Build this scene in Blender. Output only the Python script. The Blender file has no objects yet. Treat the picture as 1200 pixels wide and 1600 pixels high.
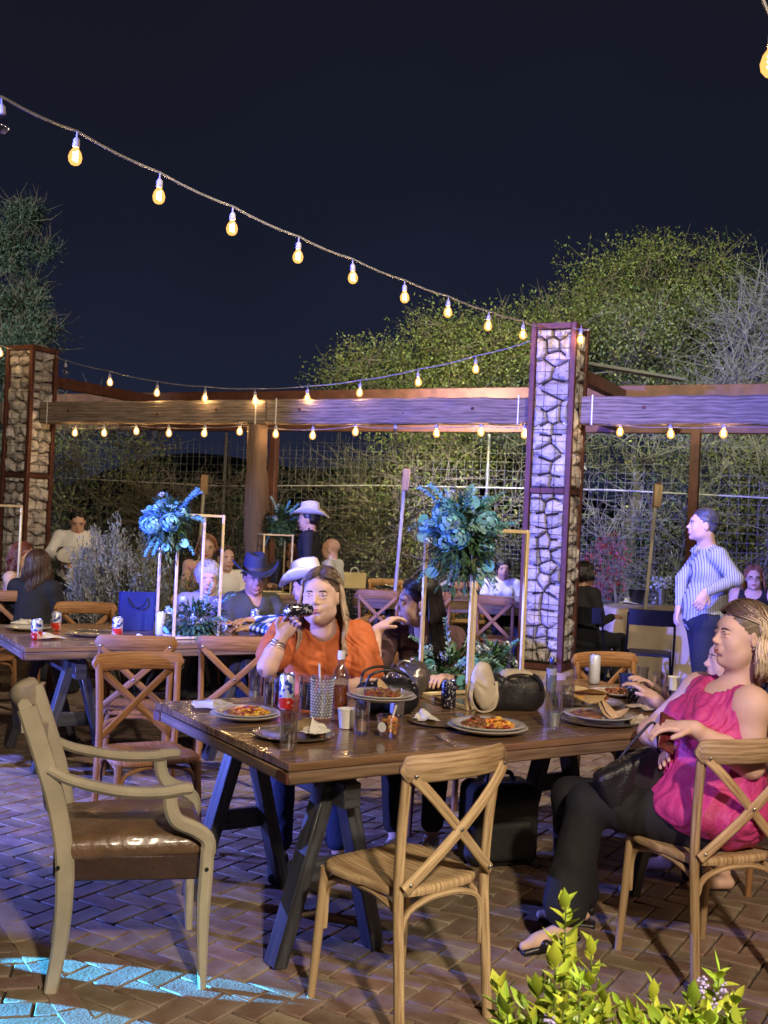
import bpy, math, random
import numpy as np
from mathutils import Vector, Matrix
random.seed(7); RNG = np.random.default_rng(7)
sc = bpy.context.scene
PI = math.pi
R_ = math.radians

# ------------------------------------------------------------------ camera
CH, CF, CP, CR = 1.6, 1700.0, R_(.4), R_(2.6)
CM = (Matrix.Rotation(PI/2 + CP, 3, 'X') @ Matrix.Rotation(CR, 3, 'Z'))
cam_d = bpy.data.cameras.new('camera'); cam = bpy.data.objects.new('camera', cam_d)
sc.collection.objects.link(cam); sc.camera = cam
cam.location = (0, 0, CH); cam.rotation_euler = CM.to_euler()
cam_d.sensor_fit = 'VERTICAL'; cam_d.sensor_height = 24.0; cam_d.lens = 24.0*CF/1600.0
cam_d.clip_start = .05; cam_d.clip_end = 800
cam_d.dof.use_dof = True; cam_d.dof.focus_distance = 4.8; cam_d.dof.aperture_fstop = 5.0

# ------------------------------------------------------------------ night sky
w = bpy.data.worlds.new('World'); sc.world = w; w.use_nodes = True
nt = w.node_tree; nt.nodes.clear()
N = nt.nodes.new; L = nt.links.new
out = N('ShaderNodeOutputWorld'); bg = N('ShaderNodeBackground'); tc = N('ShaderNodeTexCoord')
sx = N('ShaderNodeSeparateXYZ'); cr = N('ShaderNodeValToRGB'); nz = N('ShaderNodeTexNoise'); mx = N('ShaderNodeMix'); ad = N('ShaderNodeMath')
L(tc.outputs['Generated'], sx.inputs[0]); L(tc.outputs['Generated'], nz.inputs['Vector'])
nz.inputs['Scale'].default_value = 2.2; nz.inputs['Detail'].default_value = 3
ad.operation = 'MULTIPLY_ADD'; L(nz.outputs['Fac'], ad.inputs[0]); ad.inputs[1].default_value = .55; L(sx.outputs['Z'], ad.inputs[2])
L(ad.outputs[0], cr.inputs[0])
e = cr.color_ramp.elements
e[0].position = .22; e[0].color = (.0135, .0175, .040, 1)
e[1].position = .85; e[1].color = (.0075, .0078, .014, 1)
m_ = e.new(.52); m_.color = (.0085, .0105, .022, 1)
L(cr.outputs[0], bg.inputs[0]); bg.inputs[1].default_value = 1.0; L(bg.outputs[0], out.inputs[0])

sc.view_settings.view_transform = 'Standard'; sc.view_settings.look = 'None'
sc.view_settings.exposure = 0.0; sc.view_settings.gamma = 1.0; sc.view_settings.use_curve_mapping = False
sc.render.engine = 'CYCLES'
sc.cycles.use_denoising = True
sc.cycles.max_bounces = 7; sc.cycles.transparent_max_bounces = 12; sc.cycles.diffuse_bounces = 3
sc.cycles.sample_clamp_indirect = 3.0; sc.cycles.caustics_reflective = False; sc.cycles.caustics_refractive = False

def lamp(name, typ, loc, tgt, power, col, size=.1, angle=60, blend=.3):
    d = bpy.data.lights.new(name, typ); d.energy = power; d.color = col
    if typ == 'SPOT': d.spot_size = R_(angle); d.spot_blend = blend; d.shadow_soft_size = size
    elif typ == 'AREA': d.shape = 'DISK'; d.size = size
    else: d.shadow_soft_size = size
    o = bpy.data.objects.new(name, d); sc.collection.objects.link(o); o.location = loc
    if tgt is not None:
        o.rotation_euler = (Vector(tgt)-Vector(loc)).to_track_quat('-Z', 'Y').to_euler()
    return o
# flood and wall lamps of the venue, and one added fill over the patio
lamp('venue_flood_lamp', 'SPOT', (1.2, -1.2, 3.9), (-.1, 5.6, .4), 1450, (1, .80, .58), .12, 84, .7)
lamp('added_patio_fill', 'SPOT', (1.6, 4.0, 5.2), (-.6, 9.0, .9), 1400, (1, .82, .62), .12, 80, .8)  # unseen fill lamp, added to brighten the middle tables and guests
lamp('house_wall_lamp', 'SPOT', (4.6, 2.4, 2.7), (.9, 4.6, .7), 150, (1, .62, .32), .08, 95, .7)
lamp('tree_flood_lamp', 'SPOT', (1.0, 2.5, 9.0), (3.4, 17, 4.2), 12000, (.93, 1, .72), .2, 42, .6)
lamp('left_tree_flood_lamp', 'SPOT', (-9, 7, 5.0), (-6.3, 17, 4.2), 6000, (.9, 1, .85), .2, 50, .7)
# coloured dance floor lamps at the left, then two added fills
lamp('violet_stage_lamp', 'SPOT', (-5.2, 2.9, 1.2), (-.2, 6.2, 1.2), 2500, (.20, .23, 1), .05, 37, .3)
lamp('lilac_stage_lamp', 'SPOT', (-3.0, .5, 2.3), (1.3, 4.1, 1.15), 650, (.55, .42, 1), .05, 17, .5)
lamp('blue_stage_lamp', 'SPOT', (-5.6, 1.6, 3.3), (1.3, 9.9, 2.0), 15000, (.12, .14, 1), .08, 30, .3)
lamp('low_blue_stage_lamp', 'SPOT', (-5.2, 6.0, 1.7), (-1.3, 5.7, 0), 2300, (.14, .20, 1), .03, 42, .10)
lamp('cyan_stage_lamp', 'SPOT', (-4.3, 4.40, .52), (-.80, 3.73, 0), 17000, (.05, .42, 1), .006, 2.6, .06)
lamp('cyan_stage_lamp', 'SPOT', (-4.3, 4.05, .52), (-1.22, 3.45, 0), 14000, (.05, .42, 1), .006, 3.4, .06)
lamp('periwinkle_stage_lamp', 'SPOT', (-6.5, 5.2, 2.4), (-2.3, 9.5, 1.15), 1500, (.34, .42, 1), .06, 22, .5)
lamp('added_plant_fill', 'SPOT', (1.5, 1.2, 1.9), (.60, 2.65, .45), 170, (1, .95, .75), .06, 40, .6)  # fill with no real source, added to brighten the lime plant
lamp('added_hedge_fill', 'SPOT', (.6, 11.9, 3.05), (1.2, 16.0, 1.3), 420, (1, .95, .62), .1, 150, .8)  # unseen fill added behind the beams to brighten the foliage there
# ------------------------------------------------------------------ pixels of the photograph -> points of the place
def ray(px, py): return CM @ Vector(((px-600)/CF, -(py-800)/CF, -1))
def at(px, py, z=0.0):
    d = ray(px, py); return Vector((0, 0, CH)) + d*((z-CH)/d.z)
def atd(px, py, D):
    d = ray(px, py); return Vector((0, 0, CH)) + d*(D/d.y)

# ------------------------------------------------------------------ materials
MATS = {}
def _new(name):
    m = bpy.data.materials.new(name); m.use_nodes = True; n = m.node_tree
    n.nodes.clear(); o = n.nodes.new('ShaderNodeOutputMaterial'); p = n.nodes.new('ShaderNodeBsdfPrincipled')
    n.links.new(p.outputs[0], o.inputs[0]); return m, n, p, o
def _rgb(c, k=1.0): return (min(1, c[0]*k), min(1, c[1]*k), min(1, c[2]*k), 1)
def M(name, col=(.5, .5, .5), rough=.6, metal=0., var=.15, scale=6., bump=0., bscale=40., spec=.5, stretch=None,
      coat=0., sss=0., island=0., objr=0., uv=False, col2=None, aniso=0, sheen=0., rvar=0.):
    if name in MATS: return MATS[name]
    m, n, p, o = _new(name); N = n.nodes.new; L = n.links.new
    tc = N('ShaderNodeTexCoord'); mp = N('ShaderNodeMapping'); L(tc.outputs['UV' if uv else 'Object'], mp.inputs[0])
    if stretch: mp.inputs['Scale'].default_value = stretch
    nz = N('ShaderNodeTexNoise'); nz.inputs['Scale'].default_value = scale; nz.inputs['Detail'].default_value = 6
    L(mp.outputs[0], nz.inputs['Vector'])
    mr = N('ShaderNodeMapRange'); mr.inputs[1].default_value = .3; mr.inputs[2].default_value = .7; L(nz.outputs['Fac'], mr.inputs[0])
    mx = N('ShaderNodeMix'); mx.data_type = 'RGBA'; L(mr.outputs[0], mx.inputs[0])
    c2 = col2 if col2 else col
    mx.inputs[6].default_value = _rgb(col, 1-var); mx.inputs[7].default_value = _rgb(c2, 1+var)
    last = mx.outputs[2]
    for amt, kind in ((island, 'i'), (objr, 'o')):
        if amt:
            g = N('ShaderNodeNewGeometry') if kind == 'i' else N('ShaderNodeObjectInfo')
            src = g.outputs['Random Per Island'] if kind == 'i' else g.outputs['Random']
            r = N('ShaderNodeMapRange'); r.inputs[3].default_value = 1-amt; r.inputs[4].default_value = 1+amt; L(src, r.inputs[0])
            h = N('ShaderNodeHueSaturation'); L(r.outputs[0], h.inputs['Value']); L(last, h.inputs['Color'])
            r2 = N('ShaderNodeMath'); r2.operation = 'MULTIPLY'; r2.inputs[1].default_value = 7.31; L(src, r2.inputs[0])
            r3 = N('ShaderNodeMath'); r3.operation = 'FRACT'; L(r2.outputs[0], r3.inputs[0])
            r4 = N('ShaderNodeMapRange'); r4.inputs[3].default_value = .5-.03*amt/.3; r4.inputs[4].default_value = .5+.03*amt/.3; L(r3.outputs[0], r4.inputs[0])
            L(r4.outputs[0], h.inputs['Hue']); last = h.outputs[0]
    L(last, p.inputs['Base Color'])
    p.inputs['Roughness'].default_value = rough; p.inputs['Metallic'].default_value = metal
    p.inputs['Specular IOR Level'].default_value = spec; p.inputs['Coat Weight'].default_value = coat
    p.inputs['Coat Roughness'].default_value = .15
    if rvar:
        rr = N('ShaderNodeMapRange'); rr.inputs[3].default_value = max(0, rough-rvar); rr.inputs[4].default_value = min(1, rough+rvar)
        L(nz.outputs['Fac'], rr.inputs[0]); L(rr.outputs[0], p.inputs['Roughness'])
    if sheen: p.inputs['Sheen Weight'].default_value = sheen
    if sss:
        p.inputs['Subsurface Weight'].default_value = sss; p.inputs['Subsurface Radius'].default_value = (1, .35, .2)
        p.inputs['Subsurface Scale'].default_value = .012
    if bump:
        b2 = N('ShaderNodeTexNoise'); b2.inputs['Scale'].default_value = bscale; b2.inputs['Detail'].default_value = 5
        L(mp.outputs[0], b2.inputs['Vector']); bp = N('ShaderNodeBump'); bp.inputs['Strength'].default_value = min(1, bump)
        bp.inputs['Distance'].default_value = .01*max(1, bump); L(b2.outputs['Fac'], bp.inputs['Height']); L(bp.outputs[0], p.inputs['Normal'])
    MATS[name] = m; return m
def WOOD(name, c1, c2, rough=.45, coat=0., grain=1., bump=.25, spec=.4):
    """grain runs along u of the uv map (metres)"""
    if name in MATS: return MATS[name]
    m, n, p, o = _new(name); N = n.nodes.new; L = n.links.new
    tc = N('ShaderNodeTexCoord'); oi = N('ShaderNodeObjectInfo')
    am = N('ShaderNodeVectorMath'); am.operation = 'ADD'; cb = N('ShaderNodeCombineXYZ')
    ml = N('ShaderNodeMath'); ml.operation = 'MULTIPLY'; ml.inputs[1].default_value = 37.; L(oi.outputs['Random'], ml.inputs[0])
    L(ml.outputs[0], cb.inputs[0]); L(ml.outputs[0], cb.inputs[1]); L(ml.outputs[0], cb.inputs[2]); L(tc.outputs['UV'], am.inputs[0]); L(cb.outputs[0], am.inputs[1])
    mp = N('ShaderNodeMapping'); mp.inputs['Scale'].default_value = (1.6*grain, 22*grain, 1); L(am.outputs[0], mp.inputs[0])
    wv = N('ShaderNodeTexWave'); wv.bands_direction = 'Y'; wv.inputs['Scale'].default_value = .55; wv.inputs['Distortion'].default_value = 7
    wv.inputs['Detail'].default_value = 3; wv.inputs['Detail Scale'].default_value = .9; L(mp.outputs[0], wv.inputs['Vector'])
    nz = N('ShaderNodeTexNoise'); nz.inputs['Scale'].default_value = 4; nz.inputs['Detail'].default_value = 8; L(mp.outputs[0], nz.inputs['Vector'])
    a = N('ShaderNodeMath'); a.operation = 'MULTIPLY_ADD'; L(wv.outputs['Fac'], a.inputs[0]); a.inputs[1].default_value = .16; L(nz.outputs['Fac'], a.inputs[2])
    mr = N('ShaderNodeMapRange'); mr.inputs[1].default_value = .36; mr.inputs[2].default_value = .78; L(a.outputs[0], mr.inputs[0])
    mx = N('ShaderNodeMix'); mx.data_type = 'RGBA'; L(mr.outputs[0], mx.inputs[0])
    mx.inputs[6].default_value = _rgb(c1); mx.inputs[7].default_value = _rgb(c2)
    h = N('ShaderNodeHueSaturation'); r = N('ShaderNodeMapRange'); r.inputs[3].default_value = .85; r.inputs[4].default_value = 1.15
    L(oi.outputs['Random'], r.inputs[0]); L(r.outputs[0], h.inputs['Value']); L(mx.outputs[2], h.inputs['Color']); L(h.outputs[0], p.inputs['Base Color'])
    rr = N('ShaderNodeMapRange'); rr.inputs[3].default_value = rough-.12; rr.inputs[4].default_value = rough+.15; L(nz.outputs['Fac'], rr.inputs[0]); L(rr.outputs[0], p.inputs['Roughness'])
    p.inputs['Coat Weight'].default_value = coat; p.inputs['Coat Roughness'].default_value = .12; p.inputs['Specular IOR Level'].default_value = spec
    bp = N('ShaderNodeBump'); bp.inputs['Strength'].default_value = bump; bp.inputs['Distance'].default_value = .004; L(a.outputs[0], bp.inputs['Height']); L(bp.outputs[0], p.inputs['Normal'])
    MATS[name] = m; return m
def GLASS(name, tint=(.93, .95, .96), mixv=.16, rough=.03):
    if name in MATS: return MATS[name]
    m, n, p, o = _new(name); N = n.nodes.new; L = n.links.new
    tr = N('ShaderNodeBsdfTransparent'); tr.inputs[0].default_value = _rgb(tint)
    gl = N('ShaderNodeBsdfGlossy'); gl.inputs['Roughness'].default_value = rough; gl.inputs[0].default_value = (1, 1, 1, 1)
    lw = N('ShaderNodeLayerWeight'); lw.inputs[0].default_value = .35
    mr = N('ShaderNodeMapRange'); mr.inputs[3].default_value = mixv; mr.inputs[4].default_value = .75; L(lw.outputs['Facing'], mr.inputs[0])
    mx = N('ShaderNodeMixShader'); L(mr.outputs[0], mx.inputs[0]); L(tr.outputs[0], mx.inputs[1]); L(gl.outputs[0], mx.inputs[2]); L(mx.outputs[0], o.inputs[0])
    MATS[name] = m; return m
def EMIT(name, col, s):
    if name in MATS: return MATS[name]
    m, n, p, o = _new(name); em = n.nodes.new('ShaderNodeEmission'); em.inputs[0].default_value = _rgb(col); em.inputs[1].default_value = s
    n.links.new(em.outputs[0], o.inputs[0]); MATS[name] = m; return m
def PATTERN(name, fn, rough=.6, **kw):
    """fn(nodes new, links new, texcoord) -> colour socket"""
    if name in MATS: return MATS[name]
    m, n, p, o = _new(name); N = n.nodes.new; L = n.links.new; tc = N('ShaderNodeTexCoord')
    L(fn(N, L, tc), p.inputs['Base Color']); p.inputs['Roughness'].default_value = rough
    for k, v in kw.items(): p.inputs[k.replace('_', ' ')].default_value = v
    MATS[name] = m; return m
def _step(N, L, src, freq, duty, off=0.):
    a = N('ShaderNodeMath'); a.operation = 'MULTIPLY_ADD'; L(src, a.inputs[0]); a.inputs[1].default_value = freq; a.inputs[2].default_value = off
    f = N('ShaderNodeMath'); f.operation = 'FRACT'; L(a.outputs[0], f.inputs[0])
    g = N('ShaderNodeMath'); g.operation = 'LESS_THAN'; L(f.outputs[0], g.inputs[0]); g.inputs[1].default_value = duty
    return g.outputs[0]
def _mixc(N, L, fac, a, b):
    x = N('ShaderNodeMix'); x.data_type = 'RGBA'; L(fac, x.inputs[0])
    for i, c in ((6, a), (7, b)):
        if isinstance(c, tuple): x.inputs[i].default_value = _rgb(c)
        else: L(c, x.inputs[i])
    return x.outputs[2]
def plaid(N, L, tc):
    s = N('ShaderNodeSeparateXYZ'); mp = N('ShaderNodeMapping'); mp.inputs['Rotation'].default_value = (.15, .5, .2); L(tc.outputs['Object'], mp.inputs[0]); L(mp.outputs[0], s.inputs[0])
    ad = N('ShaderNodeMath'); ad.operation = 'ADD'; L(s.outputs[0], ad.inputs[0]); L(s.outputs[1], ad.inputs[1])
    a = _step(N, L, ad.outputs[0], 21, .5); b = _step(N, L, s.outputs[2], 21, .5)
    c = _mixc(N, L, a, (.62, .70, .85), (.05, .13, .42)); d = _mixc(N, L, a, (.05, .13, .42), (.008, .02, .08))
    return _mixc(N, L, b, c, d)
def stripes(N, L, tc):
    s = N('ShaderNodeSeparateXYZ'); L(tc.outputs['Object'], s.inputs[0])
    a = _step(N, L, s.outputs[1], 62, .3)
    return _mixc(N, L, a, (.42, .45, .50), (.10, .10, .13))
def can_red(N, L, tc):
    s = N('ShaderNodeSeparateXYZ'); L(tc.outputs['Object'], s.inputs[0])
    nz = N('ShaderNodeTexNoise'); nz.inputs['Scale'].default_value = 38; nz.inputs['Detail'].default_value = 1; L(tc.outputs['Object'], nz.inputs['Vector'])
    g = N('ShaderNodeMath'); g.operation = 'GREATER_THAN'; g.inputs[1].default_value = .56; L(nz.outputs['Fac'], g.inputs[0])
    z = N('ShaderNodeMath'); z.operation = 'GREATER_THAN'; z.inputs[1].default_value = .052; L(s.outputs[2], z.inputs[0])
    up = _mixc(N, L, g.outputs[0], (.55, .58, .62), (.02, .05, .25)); lo = _mixc(N, L, g.outputs[0], (.62, .035, .02), (.75, .5, .45))
    return _mixc(N, L, z.outputs[0], lo, up)
def can_dark(N, L, tc):
    nz = N('ShaderNodeTexNoise'); nz.inputs['Scale'].default_value = 90; nz.inputs['Detail'].default_value = 2; L(tc.outputs['Object'], nz.inputs['Vector'])
    g = N('ShaderNodeMath'); g.operation = 'GREATER_THAN'; g.inputs[1].default_value = .58; L(nz.outputs['Fac'], g.inputs[0])
    return _mixc(N, L, g.outputs[0], (.015, .015, .03), (.55, .55, .6))

CHAIRW = WOOD('chair_wood', (.17, .075, .027), (.34, .17, .065), .62, 0, 1.5)
CHAIRP = WOOD('pale_chair_wood', (.23, .135, .06), (.50, .36, .20), .6, 0, 1.3)
TABLEW = WOOD('table_wood', (.12, .066, .036), (.26, .160, .090), .24, .5, .5, .07)
APRONW = WOOD('table_edge_wood', (.09, .055, .034), (.22, .145, .09), .5, .1, .8, .5)
BEAMW = WOOD('old_beam_wood', (.075, .058, .045), (.27, .21, .17), .8, 0, .8, 1.0)
POSTW = WOOD('log_post_wood', (.07, .042, .03), (.24, .16, .115), .8, 0, .5, 1.0)
BLACKW = WOOD('black_painted_wood', (.022, .024, .030), (.060, .062, .072), .42, .1, .8, .3)
RUST = M('rust_painted_steel', (.10, .035, .024), .62, .2, .3, 9, .2, 60)
STEEL = M('bright_steel', (.6, .6, .62), .25, 1., .05)
WIREM = M('galvanised_wire', (.22, .22, .22), .55, .4, .1)
SKIN = M('skin_fair', (.62, .41, .32), .62, 0, .08, 12, .06, 260, sss=.12)
SKIN2 = M('skin_tan', (.48, .29, .20), .62, 0, .10, 12, .06, 260, sss=.12)
SKIN3 = M('skin_brown', (.36, .195, .13), .50, 0, .10, 12, .06, 260, sss=.1)
CABLE = M('grey_cable', (.20, .20, .22), .5)
CERAM = M('cream_ceramic', (.55, .53, .48), .18, coat=.5, var=.03)
PAPER = M('crumpled_paper', (.70, .68, .64), .8, var=.08, bump=.5, bscale=60)
WHITEP = M('white_plastic', (.72, .72, .70), .35, var=.03)
BLACKL = M('black_leather', (.012, .012, .014), .38, bump=.3, bscale=140)
GREEN = M('leaf_green', (.045, .085, .035), .5, var=.3, scale=14, island=.35)
GLS = GLASS('clear_glass')
GOLDM = M('gold_painted_metal', (.78, .64, .38), .38, .35, .08, 30)
# ------------------------------------------------------------------ mesh helpers
COL = sc.collection
def V(*a): return np.array(a if len(a) > 1 else a[0], float)
def nrm(a): a = np.asarray(a, float); l = np.linalg.norm(a); return a/l if l > 1e-9 else a
def circle(r, n, rb=None): return [(r*math.cos(2*PI*i/n), (rb or r)*math.sin(2*PI*i/n)) for i in range(n)]
def rrect(w, h, c=.2):
    c *= min(w, h); w /= 2; h /= 2
    return [(w-c, -h), (w, -h+c), (w, h-c), (w-c, h), (-w+c, h), (-w, h-c), (-w, -h+c), (-w+c, -h)]
def rotz(a): return np.array([[math.cos(a), -math.sin(a), 0], [math.sin(a), math.cos(a), 0], [0, 0, 1.]])
def rotx(a): return np.array([[1, 0, 0], [0, math.cos(a), -math.sin(a)], [0, math.sin(a), math.cos(a)]])
def roty(a): return np.array([[math.cos(a), 0, math.sin(a)], [0, 1, 0], [-math.sin(a), 0, math.cos(a)]])
def frame_from(d, up=(0, 0, 1)):
    d = nrm(d); s = np.cross(d, up)
    if np.linalg.norm(s) < 1e-4: s = np.cross(d, (0, 1, 0))
    s = nrm(s); u = np.cross(s, d); return s, d, u
class MB:
    def __init__(s): s.v = []; s.f = []; s.uv = []
    def add(s, vs, fs, uvs=None):
        b = len(s.v); s.v += [tuple(map(float, x)) for x in vs]
        for i, f in enumerate(fs):
            s.f.append(tuple(b+k for k in f)); s.uv.append(uvs[i] if uvs else [(0, 0)]*len(f))
        return s
    def box(s, c, d, R=None, ch=.003):
        c = V(c); h = V(d)/2; ch = min(ch, min(h)*.45); R = np.eye(3) if R is None else np.asarray(R)
        idx = {}; vs = []
        for sx in (-1, 1):
            for sy in (-1, 1):
                for sz in (-1, 1):
                    sg = V(sx, sy, sz)
                    for a in range(3):
                        p = sg*(h-ch); p[a] = sg[a]*h[a]; idx[(sx, sy, sz, a)] = len(vs); vs.append(p)
        fs = []
        for a in range(3):
            b, e = (a+1) % 3, (a+2) % 3
            for sg in (-1, 1):
                q = []
                for sb, se in ((-1, -1), (1, -1), (1, 1), (-1, 1)):
                    k = [0, 0, 0]; k[a] = sg; k[b] = sb; k[e] = se; q.append(idx[(*k, a)])
                fs.append(q)
            for s1 in (-1, 1):
                for s2 in (-1, 1):      # edge between faces a and b, running along e
                    k1 = [0, 0, 0]; k1[a] = s1; k1[b] = s2; k1[e] = -1; k2 = list(k1); k2[e] = 1
                    fs.append([idx[(*k1, a)], idx[(*k2, a)], idx[(*k2, b)], idx[(*k1, b)]])
        for sx in (-1, 1):
            for sy in (-1, 1):
                for sz in (-1, 1): fs.append([idx[(sx, sy, sz, a)] for a in range(3)])
        lng = int(np.argmax(h)); P = np.array(vs); off = (random.random(), random.random()); uvs = []
        for i, f in enumerate(fs):
            q = P[f]; n = np.cross(q[1]-q[0], q[2]-q[0])
            if np.dot(n, q.mean(0)) < 0: f.reverse(); q = P[f]; n = -n
            ax = int(np.argmax(abs(n))); o = [k for k in range(3) if k not in (ax, lng)][0] if ax != lng else (lng+1) % 3
            o2 = lng if ax != lng else (lng+2) % 3
            uvs.append([(p[o2]+off[0], p[o]+p[ax]*.3+off[1]) for p in q])
        s.add([R @ p + c for p in P], fs, uvs); return s
    def sweep(s, pts, prof, up=(0, 0, 1), scale=None, caps=True, closed=False, ups=None):
        pts = np.array(pts, float); n = len(pts); m = len(prof); pr = np.array(prof, float)
        T = np.zeros_like(pts)
        if tuple(up) == (0, 0, 1) and n > 1 and np.mean(np.abs(np.diff(pts, axis=0)[:, 2])/(np.linalg.norm(np.diff(pts, axis=0), axis=1)+1e-9)) > .8: up = (0, 1, 0)
        if closed:
            T = np.roll(pts, -1, 0)-np.roll(pts, 1, 0)
        else:
            T[1:-1] = pts[2:]-pts[:-2]; T[0] = pts[1]-pts[0]; T[-1] = pts[-1]-pts[-2]
        ln = np.r_[0, np.cumsum(np.linalg.norm(np.diff(pts, axis=0), axis=1))]; u0 = random.random()*3
        per = np.r_[0, np.cumsum(np.linalg.norm(np.roll(pr, -1, 0)-pr, axis=1))]
        vs = []; last = None
        for i in range(n):
            t = nrm(T[i]); U = ups[i] if ups is not None else up
            sd = np.cross(t, U)
            if np.linalg.norm(sd) < .05: sd = last if last is not None else np.cross(t, (0, 1, 0) if abs(t[1]) < .9 else (1, 0, 0))
            sd = nrm(sd); last = sd; u2 = np.cross(sd, t)
            k = 1 if scale is None else scale[i]; kx, ky = (k, k) if np.isscalar(k) else k
            for a, b in pr: vs.append(pts[i]+sd*a*kx+u2*b*ky)
        fs = []; uvs = []
        for i in range(n if closed else n-1):
            for j in range(m):
                j2 = (j+1) % m; i2 = (i+1) % n
                fs.append((i*m+j, i*m+j2, i2*m+j2, i2*m+j))
                l2 = ln[i+1] if i+1 < n else ln[-1]+.1
                uvs.append([(ln[i]+u0, per[j]), (ln[i]+u0, per[j+1]), (l2+u0, per[j+1]), (l2+u0, per[j])])
        if caps and not closed:
            fs.append(tuple(reversed(range(m)))); uvs.append([(u0, per[j]) for j in reversed(range(m))])
            fs.append(tuple((n-1)*m+j for j in range(m))); uvs.append([(u0, per[j]) for j in range(m)])
        s.add(vs, fs, uvs); return s
    def tube(s, pts, r=.01, n=8, caps=True, closed=False, up=(0, 0, 1)):
        pts = np.array(pts, float)
        if np.isscalar(r): return s.sweep(pts, circle(r, n), up, None, caps, closed)
        return s.sweep(pts, circle(1, n), up, list(r), caps, closed)
    def lathe(s, prof, n=24, o=(0, 0, 0), R=None, cap=True):
        o = V(o); R = np.eye(3) if R is None else R; vs = []; fs = []; m = len(prof)
        for r, z in prof:
            for i in range(n):
                a = 2*PI*i/n; vs.append(R @ V(r*math.cos(a), r*math.sin(a), z)+o)
        uvs = []
        for j in range(m-1):
            for i in range(n):
                i2 = (i+1) % n; fs.append((j*n+i, j*n+i2, (j+1)*n+i2, (j+1)*n+i))
                uvs.append([(i/n, prof[j][1]), ((i+1)/n, prof[j][1]), ((i+1)/n, prof[j+1][1]), (i/n, prof[j+1][1])])
        if cap:
            if prof[0][0] > 1e-5: fs.append(tuple(reversed(range(n)))); uvs.append([(0, 0)]*n)
            if prof[-1][0] > 1e-5: fs.append(tuple((m-1)*n+i for i in range(n))); uvs.append([(0, 0)]*n)
        s.add(vs, fs, uvs); return s
    def ell(s, c, r, R=None, n=12, m=8, jit=0.):
        c = V(c); r = V(r) if not np.isscalar(r) else V(r, r, r); R = np.eye(3) if R is None else R; vs = []
        for j in range(1, m):
            t = PI*j/m
            for i in range(n):
                a = 2*PI*i/n; vs.append((math.sin(t)*math.cos(a), math.sin(t)*math.sin(a), math.cos(t)))
        vs += [(0, 0, 1), (0, 0, -1)]; vs = np.array(vs)
        if jit: vs = vs*(1+RNG.uniform(-jit, jit, (len(vs), 1)))
        vs = [R @ (v*r)+c for v in vs]; fs = []
        for j in range(m-2):
            for i in range(n): i2 = (i+1) % n; fs.append((j*n+i, (j+1)*n+i, (j+1)*n+i2, j*n+i2))
        t = len(vs)-2
        for i in range(n): i2 = (i+1) % n; fs.append((t, i, i2)); fs.append((t+1, (m-2)*n+i2, (m-2)*n+i))
        s.add(vs, fs); return s
    def mesh(s, name, mat, ang=38):
        me = bpy.data.meshes.new(name); me.from_pydata(s.v, [], s.f); me.update()
        uvl = me.uv_layers.new(name='uv'); flat = [c for f in s.uv for p in f for c in p]
        uvl.data.foreach_set('uv', flat)
        me.materials.append(mat); shade(me, ang); return me
    def build(s, name, mat, parent=None, loc=None, ang=38):
        o = bpy.data.objects.new(name, s.mesh(name, mat, ang)); COL.objects.link(o)
        if parent is not None: o.parent = parent
        if loc is not None: o.location = loc
        return o
def shade(me, ang=38):
    me.polygons.foreach_set('use_smooth', [ang > 0]*len(me.polygons))
    if 0 < ang < 180: me.set_sharp_from_angle(angle=R_(ang))
    me.update()
def npmesh(name, verts, faces, mat, parent=None, ang=180):
    """fast mesh from arrays; faces (n,k)"""
    me = bpy.data.meshes.new(name); verts = np.asarray(verts, np.float32); faces = np.asarray(faces, np.int32); k = faces.shape[1]
    me.vertices.add(len(verts)); me.vertices.foreach_set('co', verts.ravel())
    me.loops.add(faces.size); me.loops.foreach_set('vertex_index', faces.ravel())
    me.polygons.add(len(faces)); me.polygons.foreach_set('loop_start', np.arange(0, faces.size, k, dtype=np.int32))
    try: me.polygons.foreach_set('loop_total', np.full(len(faces), k, np.int32))
    except Exception: pass
    me.update(calc_edges=True); me.validate(); me.materials.append(mat); shade(me, ang)
    o = bpy.data.objects.new(name, me); COL.objects.link(o)
    if parent is not None: o.parent = parent
    return o
def thing(name, label, cat, loc=(0, 0, 0), rz=0., group=None):
    o = bpy.data.objects.new(name, None); COL.objects.link(o); o.empty_display_size = .1
    o.location = tuple(loc); o.rotation_euler = (0, 0, rz); o['label'] = label; o['category'] = cat
    if group: o['group'] = group
    return o
def tag(o, label=None, cat=None, group=None, kind=None):
    if label: o['label'] = label
    if cat: o['category'] = cat
    if group: o['group'] = group
    if kind: o['kind'] = kind
    return o
KIDS = {}
def copy_tree(o, parent=None):
    c = o.copy(); COL.objects.link(c); c.parent = parent
    for ch in o.children: copy_tree(ch, c)
    return c
def dup(o, loc, rz, label, group=None, scale=None):
    bpy.context.view_layer.update()
    c = copy_tree(o); c.location = tuple(loc); c.rotation_euler = (0, 0, rz); c['label'] = label
    if group: c['group'] = group
    if scale: c.scale = scale if not np.isscalar(scale) else (scale,)*3
    return c
def fnoise(P, f=1., seed=0):
    """cheap smooth pseudo noise in -1..1 on (n,3) points"""
    r = np.random.default_rng(seed); o = np.zeros(len(P))
    for k in range(5):
        d = r.normal(size=3); d /= np.linalg.norm(d); o += np.sin(P @ d*f*(1+.45*k)*6.283+r.uniform(0, 6.28))/(1+.4*k)
    return o/2.6
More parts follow.
